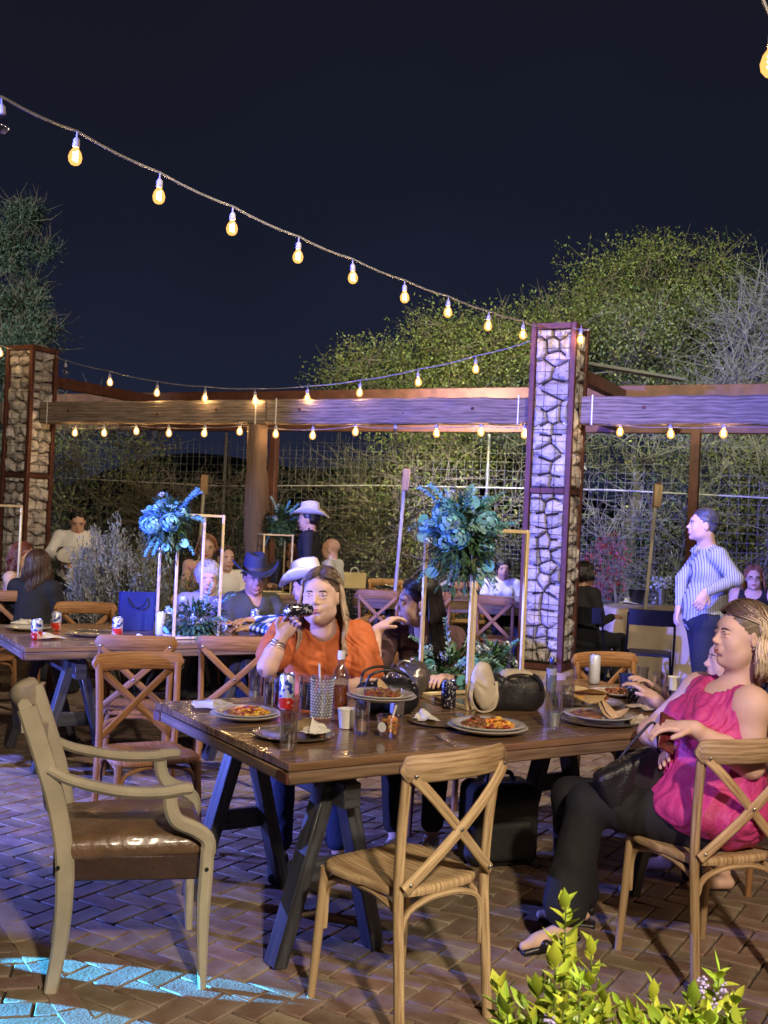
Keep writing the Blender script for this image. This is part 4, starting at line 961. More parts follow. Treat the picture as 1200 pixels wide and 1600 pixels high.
def glass(px, py, r, h, label, fill=0, liquid=(.5, .5, .45), name='glass', z=.782, flare=1.08, straw=None, group=None, ice=0, beads=False):
    t = thing('drinking_glass', label, 'glass', tab(px, py, z), 0, group); w_ = .0025
    MB().lathe([(0, .001), (r*.93, .001), (r*.96, .004), (r*flare, h), (r*flare-w_, h), (r*.93-w_, .012), (0, .012)], 28, cap=False).build('glass_wall', GLS, t, ang=60)
    if fill:
        rr = lambda u: (r*.93-w_)+(r*flare-r*.93)*u-.0008
        MB().lathe([(0, .0125), (rr(.02), .0125), (rr(fill), h*fill), (0, h*fill)], 24, cap=False).build('drink', M('drink_'+label.split()[0]+str(len(MATS)), liquid, .15, var=.05), t, ang=40)
    for k in range(ice): MB().box((random.uniform(-.4, .4)*r, random.uniform(-.4, .4)*r, h*.15+k*.018), (.02, .02, .018), rotz(k) @ rotx(k*.7), ch=.003).build('ice_cube', GLS, t)
    if beads:
        b = MB()
        for j in range(int(h/.012)):
            for i in range(20): a = 2*PI*(i+.5*(j % 2))/20; q = r*.96+(r*flare-r*.96)*(j*.012/h)+.001; b.ell((q*math.cos(a), q*math.sin(a), .012+j*.0115), .0035, None, 5, 4)
        b.build('glass_studs', M('frosted_stud_glass', (.55, .58, .55), .12, var=.05), t, ang=180)
    if straw: MB().tube([(0, 0, .02), (straw[0], straw[1], straw[2])], .0042, 8).build('straw', WHITEP, t)
    return t
def can(px, py, label, mat, r=.033, h=.122, z=.782, group=None, tilt=None, loc=None):
    t = thing('drink_can', label, 'can', loc or tab(px, py, z), random.uniform(0, 6), group)
    MB().lathe([(r*.78, 0), (r*.86, .003), (r, .012), (r, h-.014), (r*.86, h-.003)], 28, cap=False).build('can_body', mat, t, ang=50)
    top = MB().lathe([(r*.86, h-.003), (r*.86, h), (r*.80, h), (r*.78, h-.005), (0, h-.005)], 24, cap=False).build('lid', STEEL, t, ang=50)
    MB().box((0, .008, h-.002), (.012, .022, .002), ch=.0008).build('pull_tab', STEEL, top)
    MB().lathe([(0, .006), (r*.6, .004), (r*.78, 0), (r*.78, -.0)], 20, cap=False).build('base', STEEL, t, ang=50)
    return t
CANR = PATTERN('red_silver_can_print', can_red, .3, Metallic=.35); CAND = PATTERN('dark_can_print', can_dark, .3, Metallic=.4)
CANW = M('white_can_print', (.62, .66, .74), .35, .2, .06, 50)
GT = 'glasses on the front table'
plate(384, 1122, 'cream plate of yellow rice at the left end of the front table', (('rice', .01, 0, .085, .07, 330), ('bean', -.05, -.02, .035, .04, 0)), second=True)
plate(458, 1150, 'silver rimmed plate with a rolled tortilla and a crumpled napkin on it', (('tort', .03, 0, .06, .06, 2), ('meat', .085, -.02, .03, .03, 40), ('fork', -.05, 0, 0, 0, 0)), silver=True, rz=.2)
napkin(492, 1146, .055, 'crumpled white napkin heaped on the silver rimmed plate behind the tall clear glass', z=.80, seed=4, flat=1.1)
napkin(330, 1104, .10, 'folded white napkin at the far left corner of the front table', seed=9, flat=.5)
plate(762, 1143, 'cream plate of meat and rice on a second plate, just above the empty chair', (('meat', -.04, .01, .05, .05, 90), ('rice', .03, 0, .06, .05, 170)), second=True, scale=1.12, rz=.3)
napkin(664, 1125, .065, 'crumpled white napkin between the fruit cup and the black handbag', seed=12, flat=.7)
tr_ = MB().lathe([(0, .002), (.10, .002), (.135, .010), (.138, .008), (.10, 0), (0, 0)], 36, cap=False).build('serving_tray', M('brown_gold_tray', (.22, .14, .05), .3, .5)); tr_.location = tab(690, 1129); tag(tr_, 'brown gold charger plate under the crumpled napkin beside the handbag', 'charger')
plate(935, 1128, 'silver rimmed plate with a folded tortilla in front of the woman in pink', (('bean', -.04, 0, .05, .05, 0), ('tort', .05, -.01, .055, .05, 2), ('meat', -.05, .03, .04, .03, 40), ('fork', .01, .02, 0, 0, 0)), second=True, silver=True, scale=1.12, rz=.2)
plate(918, 1099, 'plate piled with tortilla chips behind the silver rimmed plate at the right', (('tort', -.02, 0, .09, .1, 3), ('rice', .06, .03, .03, .03, 50)), silver=True, scale=1.1)
plate(966, 1086, 'plate of red stew further back at the right of the front table', (('meat', 0, 0, .08, .07, 150),), scale=1.0)
napkin(1000, 1132, .075, 'crumpled beige napkin by the hand of the woman in pink', seed=21, flat=.8, mat=M('beige_napkin', (.50, .42, .30), .85, bump=.4, bscale=50))
napkin(1012, 1108, .085, 'tall crumpled beige napkin standing behind the silver rimmed plate', seed=23, flat=1.25, mat=MATS['beige_napkin'])
napkin(905, 1085, .07, 'white napkin behind the tortilla plate, left of the tall white can', seed=25, flat=.6)
glass(450, 1172, .031, .135, 'tall clear empty glass at the near edge in front of the napkin plate', .12, (.35, .34, .32), group=GT)
glass(564, 1146, .029, .125, 'clear glass with a little pale pink drink right of the foam cup', .40, (.62, .38, .33), group=GT)
glass(865, 1139, .030, .15, 'tall glass half full of cloudy lemonade right of the handbag', .46, (.55, .56, .48), group=GT)
glass(1030, 1104, .032, .16, 'tall empty clear glass behind the beige napkin at the right', .0, group=GT)
glass(1068, 1096, .034, .11, 'short glass of amber drink beside the woman in pink', .55, (.55, .28, .05), group=GT)
glass(1098, 1100, .034, .12, 'clear glass right of the amber drink, partly behind the woman in pink', .2, (.4, .38, .33), group=GT)
glass(501, 1124, .041, .175, 'large studded tumbler of creamy drink with a white straw', .62, (.52, .50, .42), group=GT, flare=1.12, straw=(-.015, .0, .225), beads=True)
glass(478, 1112, .033, .15, 'tall glass of dark cola left of the studded tumbler', .80, (.03, .010, .008), group=GT)
glass(424, 1103, .034, .125, 'glass of dark cola behind the rice plate, left of the colourful can', .85, (.035, .010, .008), group=GT)
can(447, 1108, 'red silver and blue can behind the rice plate, a napkin against it', CANR, h=.15)
can(928, 1068, 'tall white and blue can standing alone at the back right of the front table', CANW, .030, .155)
can(990, 1098, 'dark printed can behind the beige napkins', CAND)
# beer bottle-like cans beside lemonade
def bottle(px, py, label, h=.22, r=.033, body=(.35, .12, .03), cap=WHITEP, z=.782, full=.6):
    t = thing('bottle', label, 'bottle', tab(px, py, z)); MB().lathe([(0, 0), (r*.95, 0), (r, .006), (r, h*.55), (r*.85, h*.64), (r*.42, h*.76), (r*.38, h*.88)], 24, cap=False).build('bottle_glass', GLASS('pale_bottle_glass', (.8, .85, .82), .2), t, ang=60)
    MB().lathe([(0, .004), (r*.93, .004), (r*.96, h*full*.8), (0, h*full*.8)], 20, cap=False).build('liquid', M('bottle_drink_'+str(len(MATS)), body, .2), t, ang=40)
    MB().lathe([(r*.44, h*.86), (r*.46, h*.87), (r*.46, h*.99), (r*.40, h), (0, h)], 18, cap=False).build('cap', cap, t, ang=40); return t
bottle(530, 1108, 'clear bottle with a white cap holding amber drink, in front of the woman in orange', .25, .036, (.42, .10, .03), full=.5)
bottle(860, 1092, 'slim bottle with blue silver neck behind the lemonade glass', .20, .026, (.3, .32, .4), M('blue_foil', (.08, .12, .5), .25, .7), full=.9)
def cup(px, py, label, r, h, mat, z=.782, cat='cup', lid=False, group=None, fill=None):
    t = thing('cup', label, cat, tab(px, py, z), 0, group); MB().lathe([(0, 0), (r*.74, 0), (r*.76, .004), (r, h-.004), (r*1.05, h-.003), (r*1.05, h), (r*.97, h), (r*.72, .006), (0, .006)], 26, cap=False).build('cup_wall', mat, t, ang=50)
    if fill: MB().lathe([(0, .007), (r*.71, .007), (r*.94, h*.86), (0, h*.88)], 22, cap=False).build('drink', fill, t, ang=40)
    return t
cup(541, 1137, 'white foam cup between the studded tumbler and the pink drink', .036, .075, M('foam', (.72, .70, .66), .7))
fr = cup(608, 1150, 'clear plastic cup of diced red fruit with a white straw and a round blue badge', .050, .078, GLASS('plastic_cup', (1, 1, 1), .15), cat='fruit cup')
fm = MB()
for i in range(70):
    a = random.uniform(0, 6.28); rr = .036*math.sqrt(random.random()); zz = random.uniform(.01, .068); rr *= .75+.3*zz/.07; fm.box((rr*math.cos(a), rr*math.sin(a), zz), (.014, .013, .012), rotz(a) @ rotx(a*3), ch=.002)
fm.build('fruit_pieces', SALSA, fr); MB().tube([(0, 0, .03), (.022, -.0, .118)], .004, 8).build('straw', WHITEP, fr)
bd = MB().lathe([(0, 0), (.020, 0), (.020, .001), (0, .001)], 24, (-.028, -.040, .040), rotz(R_(-35)) @ rotx(PI/2)).build('badge', M('badge_blue', (.01, .03, .14), .5), fr)
MB().lathe([(.0165, .0012), (.019, .0012), (.019, .002), (.0165, .002)], 24, (-.028, -.040, .040), rotz(R_(-35)) @ rotx(PI/2)).build('ring', WHITEP, bd)
MB().box((-.0290, -.0414, .040), (.012, .0015, .018), rotz(R_(-35)), ch=.0005).build('emblem', WHITEP, bd)
cup(978, 1078, 'dark blue enamel mug behind the dark can', .040, .082, M('blue_enamel', (.012, .022, .09), .2, coat=.6), cat='mug')
# stacked plates with leftovers and bag in front of orange woman
plate(596, 1094, 'plate of leftovers raised on a small bowl between the two women', (('meat', 0, 0, .07, .06, 90), ('tort', .03, .02, .05, .05, 1)), z=.875, second=True)
b_ = MB().lathe([(0, 0), (.05, 0), (.07, .03), (.088, .07), (.092, .088), (.085, .088), (.06, .02), (0, .012)], 30, cap=False).build('bowl', M('grey_bowl', (.35, .36, .36), .3, coat=.3), ang=50); b_.location = tab(592, 1101); tag(b_, 'grey bowl under the raised plate of leftovers', 'bowl')
# purses
def blob(name, prims, vox, mat, label, cat, extra=(), fold=.004, ff=7, loc=(0, 0, 0), rz=0, seed=0):
    t = thing(name, label, cat, loc, rz); P, F = sdf(prims, vox, fold, ff, seed); npmesh('body', P, F, mat, t); return t
l = tab(603, 1112)
t = blob('purse', [bxp((0, 0, .06), (.135, .06, .065), rad=.05), el((.03, 0, .10), (.09, .05, .04))], .008, BLACKL, 'black leather purse with chain handles in front of the raised plate', 'purse', loc=l, rz=.35)
for s in (-1, 1):
    MB().tube(crom([(-.11, s*.03, .10), (-.09, s*.045, .165), (-.01, s*.055, .185), (.07, s*.05, .16), (.10, s*.03, .10)], 5), .006, 8).build('handle', BLACKL, t)
    for k in range(9): a = k/8*PI; MB().ell((-.10*math.cos(a), s*.055-.01, .11+.055*math.sin(a)), (.007, .003, .005), None, 6, 5).build('chain_link', STEEL, t)
l = tab(640, 1092)
t = blob('evening_bag', [el((0, 0, .07), (.06, .05, .085), rotx(.1)), el((.03, 0, .11), (.05, .05, .06)), el((-.04, .0, .12), (.04, .03, .03))], .007, M('pewter_satin', (.22, .19, .16), .28, .5, .3, 8, .5, 20), 'grey satin evening bag with a silver clasp beside the black purse', 'evening bag', fold=.008, ff=6, loc=l)
MB().tube(crom([(-.065, -.02, .15), (-.04, -.02, .175), (.0, -.02, .17), (.02, -.02, .15)], 4), .006, 8).build('clasp', SILVER, t); MB().ell((.005, -.03, .185), (.012, .012, .015), None, 8, 6).build('clasp_knob', SILVER, t)
MB().tube(crom([(-.07, -.03, .14), (-.11, -.04, .10), (-.10, -.05, .03), (-.03, -.06, .01), (.02, -.055, .04)], 5), .004, 6).build('strap', SILVER, t)
l = tab(790, 1108)
t = blob('handbag', [bxp((0, 0, .075), (.155, .055, .08), rad=.05), el((.10, 0, .07), (.075, .06, .075))], .008, BLACKL, 'black leather handbag with cream lining and handles beside the lemonade glass', 'handbag', fold=.005, ff=4, loc=l, rz=.25)
BEI = M('cream_leather', (.52, .45, .34), .5, bump=.2)
P, F = sdf([el((-.125, -.035, .125), (.052, .022, .09), roty(-.12)), el((-.10, -.045, .06), (.05, .02, .06))], .006, .003, 8, 4); npmesh('lining_flap', P, F, BEI, t)
P, F = sdf([el((.045, -.01, .155), (.075, .03, .022)), el((.0, -.01, .15), (.03, .03, .02))], .006, .003, 8, 6); npmesh('lining', P, F, BEI, t)
MB().sweep(crom([(-.17, -.05, .14), (-.19, -.07, .07), (-.16, -.085, .01), (-.10, -.085, .012), (-.075, -.07, .06), (-.07, -.05, .13)], 6), rrect(.018, .006)).build('handle', BEI, t)
MB().sweep(crom([(-.05, -.06, .10), (-.02, -.07, .155), (.06, -.07, .165), (.12, -.06, .14), (.15, -.05, .09)], 6), rrect(.016, .006)).build('handle', BLACKL, t)

can(700, 1106, 'dark printed can among the leaves left of the handbag', CAND)
cup(905, 1100, 'small clear cup of red salsa beside the tortilla plate', .032, .05, GLASS('plastic_cup'), fill=SALSA)
glass(886, 1112, .028, .12, 'narrow empty glass just right of the lemonade', .1, (.4, .4, .38), group=GT)
cup(1052, 1078, 'small white cup behind the tall clear glass at the right', .034, .07, MATS['foam'])
glass(1003, 1082, .028, .13, 'narrow clear glass behind the dark can at the right', .3, (.5, .45, .4), group=GT)
glass(398, 1092, .029, .13, 'clear glass behind the rice plate, leftmost on the front table', .25, (.45, .42, .38), group=GT)
can(620, 1118, 'white and blue can between the fruit cup and the black purse', CANW, .030, .11)
napkin(560, 1118, .05, 'small white napkin behind the foam cup', seed=51, flat=.6)
napkin(850, 1082, .06, 'crumpled white napkin behind the slim bottle', seed=52, flat=.8)
for px, py, a, lab in ((405, 1140, .6, 'steel fork lying left of the rolled tortilla plate'), (700, 1160, 1.9, 'steel knife lying near the table edge left of the meat plate')):
    t = thing('cutlery', lab, 'cutlery', tab(px, py), a); MB().box((0, 0, .004), (.11, .012, .003), ch=.001).build('handle', STEEL, t); MB().box((.085, 0, .004), (.058, .018, .002), ch=.0008).build('blade', STEEL, t)
# ---- left table things
def can2(px, py, lab, h=.122): return can(px, py, lab, CANR, h=h, group='red and silver cans on the left table')
can2(57, 999, 'red silver can nearest the left corner of the left table'); can2(87, 985, 'red silver can behind the triangular napkin on the left table'); can2(183, 994, 'red silver can in front of the blue gift bag')
can2(398, 977, 'red and white can by the arm of the man in plaid', .12)
for px, py, lab in ((250, 993, 'tall white can left of its twin at the foot of the left flower stand'), (264, 992, 'tall white can right of its twin at the foot of the left flower stand'), (303, 995, 'tall white can alone below the left flowers')):
    can(px, py, lab, CANW, .030, .155, group='tall white cans on the left table')
for px, py, s, sd, lab in ((75, 997, .10, 31, 'flat white napkin under the front red can'), (40, 975, .10, 32, 'white napkin heap at the far left corner of the left table'), (273, 995, .06, 34, 'small crumpled white napkin between the white cans'), (197, 997, .04, 35, 'tiny white napkin scrap right of the red can at the bag'), (215, 996, .05, 36, 'tiny cream napkin left of the white cans')):
    napkin(px, py, s, lab, seed=sd, flat=.5)
plate(148, 992, 'shiny gold rimmed plate on the left table in front of the chair back', (), silver=True, scale=1.15); plate(45, 984, 'pale plate at the left end of the left table', (), scale=1.1)
plate(350, 977, 'plate of snacks beyond the flowers on the left table', (('rice', 0, 0, .08, .07, 120),))
gb = thing('gift_bag', 'blue paper gift bag with dark rope handles on the left table', 'gift bag', tab(212, 984), .35)
BLU = M('blue_paper', (.006, .020, .10), .55); MB().add([(-.11, -.05, 0), (.11, -.05, 0), (.11, .05, 0), (-.11, .05, 0), (-.115, -.055, .26), (.115, -.055, .26), (.115, .055, .25), (-.115, .055, .25)], [(0, 1, 5, 4), (2, 3, 7, 6), (3, 0, 4, 7), (0, 3, 2, 1)]).build('bag_front', BLU, gb, ang=0)
MB().add([(.1105, -.0505, 0), (.1105, .0505, 0), (.1155, .0555, .25), (.1155, -.0555, .26)], [(0, 1, 2, 3)]).build('bag_side', M('dark_paper', (.03, .03, .035), .5), gb, ang=0)
for s in (-1, 1): MB().tube(crom([(-.07, s*.058, .22), (-.05, s*.075, .17), (0, s*.08, .155), (.04, s*.075, .18), (.06, s*.058, .22)], 5), .004, 6).build('handle', M('black_rope', (.01, .01, .012), .8), gb)
# ---- far tables
for px, py, z, lab in ((600, 915, .802, 'white napkins and plates on the far table above the dark haired woman'), (700, 915, .802, 'white napkin heap at the right of the far table'), (985, 943, .768, 'white plate heap on the round table'), (30, 918, .782, 'white flowers and napkins on the far left table')):
    napkin(px, py, .16, lab, z=z, seed=int(px), flat=.5, group='napkin heaps on the far tables')
for px, py, z, lab in ((598, 914, .802, 'small clear glass on the far table, left one'), (647, 913, .802, 'small clear glass on the far table, right one'), (1022, 945, .768, 'clear glass on the round table left of the vase')):
    glass(px, py, .04, .15, lab, .3, (.45, .45, .45), z=z)
vs_ = cup(994, 944, 'black ice bucket on the round table', .095, .17, M('black_gloss', (.01, .01, .012), .12, coat=.5), z=.768, cat='bucket')
vz = thing('flower_vase', 'tin vase of small white flowers on the round table', 'vase', tab(1032, 945, .768)); MB().lathe([(0, 0), (.045, 0), (.06, .18), (.055, .18), (.04, .01), (0, .01)], 18, cap=False).build('vase', M('tin', (.3, .32, .36), .35, .7), vz)
fm = [MB().ell((0, 0, 0), .016, None, 6, 4, .25).mesh('flower', M('white_blue_petals', (.45, .52, .65), .6, objr=.3), 180) for _ in range(3)]
for i in range(40):
    a = random.uniform(0, 6.28); rr = .12*math.sqrt(random.random()); o = bpy.data.objects.new('flower', fm[i % 3]); COL.objects.link(o); o.parent = vz; o.location = (rr*math.cos(a), rr*math.sin(a)*.8, .24+random.uniform(-.05, .09))
bx = thing('paper_bag', 'pale yellow paper bag on the far table behind the standing cowboy', 'paper bag', tab(551, 919, .802), .2)
MB().box((0, 0, .09), (.28, .14, .18), ch=.006).build('bag_body', M('kraft_paper', (.55, .45, .22), .8, bump=.4), bx); MB().tube(crom([(-.05, -.075, .17), (-.03, -.08, .23), (.03, -.08, .23), (.05, -.075, .17)], 4), .005, 5).build('handle', WHITEP, bx)
# bags and a case under the front table
t = blob('travel_bag', [bxp((0, 0, .19), (.17, .11, .19), rad=.05), bxp((0, -.11, .13), (.12, .03, .09), rad=.02)], .012, M('black_fabric', (.012, .012, .014), .7, bump=.3), 'black bag standing on the floor under the front table', 'bag', loc=tuple(at(775, 1345)), rz=.3, ff=3)
MB().tube(crom([(-.07, 0, .37), (-.05, 0, .42), (.05, 0, .42), (.07, 0, .37)], 4), .012, 8).build('handle', BLACKL, t)
# ---- flower stands
HYD = M('blue_hydrangea_petals', (.26, .62, .85), .5, var=.3, scale=30, island=.35)
WHF = M('white_blue_petals2', (.50, .60, .75), .5, var=.1, island=.25)
EUC = M('eucalyptus_leaf', (.27, .46, .44), .5, var=.2, island=.3, objr=.3)
EUB = M('blue_eucalyptus_leaf', (.20, .54, .72), .5, var=.2, island=.3, objr=.3)
DKG = M('dark_foliage', (.045, .11, .05), .5, var=.3, island=.35)
def flower_me(r, n, mat, seed, flatn=1.):
    q = random.Random(seed); vs = []; fs = []
    for i in range(n):
        ph = math.acos(1-q.random()*1.25); th = q.uniform(0, 6.28); d = V(math.sin(ph)*math.cos(th), math.sin(ph)*math.sin(th), math.cos(ph)*flatn); s, _, u = frame_from(d); c = d*r*q.uniform(.75, 1); w_ = r*.24; k = len(vs)
        tip = c+d*w_*.5; b = V(0, 0, 0)
        vs += [c-s*w_-d*w_*.3, c-u*w_*.8, c+s*w_+d*w_*.2, c+u*w_*1.0+d*w_*.5]; fs.append((k, k+1, k+2, k+3))
    return MB().add(vs, fs).mesh('flower', mat, 180)
def roundleaf_me(r, mat):
    n = 12; vs = [(0, 0, .003)]+[(r*math.cos(2*PI*i/n), r*math.sin(2*PI*i/n)+r, .0+.10*r*math.sin(2*PI*i/n*2)) for i in range(n)]; vs[0] = (0, r, .14*r)
    return MB().add(vs, [(0, 1+i, 1+(i+1) % n) for i in range(n)]).mesh('leaf', mat, 180)
FM = [flower_me(.055, 90, HYD, 1), flower_me(.045, 70, HYD, 2), flower_me(.06, 100, HYD, 3)]
FW = [flower_me(.028, 30, WHF, 5), flower_me(.022, 24, WHF, 6)]
RL = [roundleaf_me(.027, EUC), roundleaf_me(.029, EUB), roundleaf_me(.020, EUC)]
SP = None
def sprig(mb, p, d, L_, r, n, lw, seed):
    q = np.random.default_rng(seed); d = nrm(d); e = nrm(d+V(0, 0, -.5)*q.uniform(0, 1)); pts = [p+d*L_*u*(1-u*.3)+(e-d)*L_*u*u*.5 for u in np.linspace(0, 1, 6)]; mb.tube(pts, .0022, 4)
    for k in range(n):
        u = (k+1)/n*5; i = min(4, int(u)); c = pts[i]*(1-(u-i))+pts[i+1]*(u-i); t = nrm(pts[min(5, i+1)]-pts[i]); s, _, w_ = frame_from(t)
        for sg in (-1, 1):
            dd = nrm(s*sg*math.cos(k*1.3)+w_*sg*math.sin(k*1.3)+t*.7); a = nrm(np.cross(dd, t)); ln = lw*(1.2-.5*k/n); v = [c, c+dd*ln*.5+a*ln*.38, c+dd*ln, c+dd*ln*.5-a*ln*.38]; mb.add(v, [(0, 1, 2, 3)])
def bouquet(name, label, c, rx, rz_, nf, nw, nl, nsp, hang, group, seed, cat='flower arrangement', blue=.5, white_up=False):
    q = random.Random(seed); t = thing(name, label, cat, tuple(c), 0, group)
    r = np.random.default_rng(seed); n = int(1500*rx*rz_/.03)
    v = r.normal(size=(n, 3)); v /= np.linalg.norm(v, axis=1, keepdims=True); pos = v*np.array([rx, rx*.8, rz_])*r.uniform(.3, .95, (n, 1)); hv = r.uniform(size=n) < .3; pos[hv, 2] -= r.uniform(0, hang, hv.sum())
    leafmass('greenery', pos, v+[0, 0, -.4], .045, .02, DKG, t, seed=seed)
    for k in range(nf):
        a = q.uniform(0, 6.28); e_ = q.uniform(-.5, .9); o = bpy.data.objects.new('blue_flower', q.choice(FM)); COL.objects.link(o); o.parent = t
        p_ = V(math.cos(a)*math.cos(e_)*rx*.75, math.sin(a)*math.cos(e_)*rx*.6-.03, math.sin(e_)*rz_*.75); o.location = tuple(p_); o.rotation_euler = Vector(p_+V(0, -.12, .03)).to_track_quat('Z', 'Y').to_euler()
    for k in range(nw):
        a = q.uniform(0, 6.28); e_ = q.uniform(-.3, 1.2); o = bpy.data.objects.new('white_flower', q.choice(FW)); COL.objects.link(o); o.parent = t
        p_ = V(math.cos(a)*math.cos(e_)*rx, math.sin(a)*math.cos(e_)*rx*.8-.02, math.sin(e_)*rz_*1.05+.02); o.location = tuple(p_); o.rotation_euler = Vector(p_+V(0, -.1, .03)).to_track_quat('Z', 'Y').to_euler()
    for k in range(nl):
        a = q.uniform(0, 6.28); e_ = q.uniform(-1.1, 1.2); o = bpy.data.objects.new('round_leaf', RL[1] if q.random() < blue else q.choice(RL)); COL.objects.link(o); o.parent = t
        p_ = V(math.cos(a)*math.cos(e_)*rx*q.uniform(.9, 1.3), math.sin(a)*math.cos(e_)*rx*.9, math.sin(e_)*rz_*q.uniform(.9, 1.25)); o.location = tuple(p_); o.rotation_euler = (q.uniform(-1.9, -.6), q.uniform(-.6, .6), q.uniform(-1, 1))
    for k in range(nsp):
        mb = MB(); a = q.uniform(0, 6.28); up = k % 3; d = V(math.cos(a), math.sin(a)*.7, 1.3 if up == 0 else (.3 if up == 1 else -1.1)); sprig(mb, V(d[0]*rx*.5, d[1]*rx*.5, d[2]*rz_*.4), d, q.uniform(.18, .28)*(rx/.16), .002, 15, .024, seed*50+k)
        mb.build('leafy_sprig', EUB if q.random() < blue+.15 else EUC, t, ang=180)
    return t
FG = 'blue flower arrangements on the stands'
def stand(label, c, ang, L_, W_, H, z, group='gold metal flower stands'):
    t = thing('flower_stand', label, 'flower stand', (c[0], c[1], z), R_(ang), group); r = .0085
    for sx in (-1, 1):
        for sy in (-1, 1): MB().box((sx*L_/2, sy*W_/2, H/2), (2*r, 2*r, H), ch=.002).build('upright', GOLDM, t)
    for z_ in (.009, H-.009):
        for s in (-1, 1):
            MB().box((0, s*W_/2, z_), (L_-2*r-.001, 1.9*r, 1.9*r), ch=.002).build('rail', GOLDM, t); MB().box((s*L_/2, 0, z_), (1.9*r, W_-2*r-.001, 1.9*r), ch=.002).build('rail', GOLDM, t)
    return t
# front stand: legs at 672, 738, 758, 822 px
sc0 = V(.43, 5.02); stand('gold metal flower stand on the front table', sc0, TANG, .30, .37, .80, .782)
fc_ = atd(722, 836, 4.80); bouquet('flower_arrangement', 'large blue flower and eucalyptus arrangement on top of the front stand', fc_, .15, .165, 15, 5, 26, 26, .14, FG, 11, blue=.45)
bc_ = tab(712, 1066); bouquet('table_garland', 'leafy garland with blue and white blossoms at the foot of the front stand', (bc_[0]-.02, bc_[1]-.05, .865), .21, .085, 0, 9, 26, 12, .03, FG, 12, blue=.35)
bouquet('table_garland', 'blue sprigs and leaves at the right foot of the front stand, behind the handbag', tuple(V(*tab(770, 1058))+V(0, 0, .07)), .11, .10, 0, 6, 8, 9, .03, FG, 13, blue=.6)
lc_ = V(*tab(292, 1000)[:2])+V(-.04, .22); stand('gold metal flower stand on the left table', lc_, 30, .30, .34, .80, .782)
f2 = atd(262, 815, 6.85); bouquet('flower_arrangement', 'bright blue flower arrangement on top of the left stand', f2, .15, .15, 10, 2, 14, 10, .13, FG, 14, blue=.95)
bouquet('table_garland', 'dark leafy bunch with white blue blossoms at the foot of the left stand', (lc_[0]+.06, lc_[1]-.02, .88), .20, .13, 0, 14, 6, 6, .05, FG, 15, blue=.5)
lst = atd(0, 800, 8.9); stand('gold metal flower stand at the left edge of the photo', (lst.x-.06, lst.y), -20, .30, .34, .80, .782)
p_ = at(440, 905, .80); stand('distant gold flower stand behind the man in the dark hat', (-1.12, 11.3), 20, .3, .3, .62, .782)
bouquet('flower_arrangement', 'distant green arrangement with pale blue roses left of the standing cowboy', atd(440, 815, 11.3), .18, .15, 2, 4, 6, 8, .1, FG, 16, blue=.3)
table('small far table under the distant flower stand', (-1.6, 10.95), 0, 1.0, .8, .78, thick=.06, tr=(.5,))

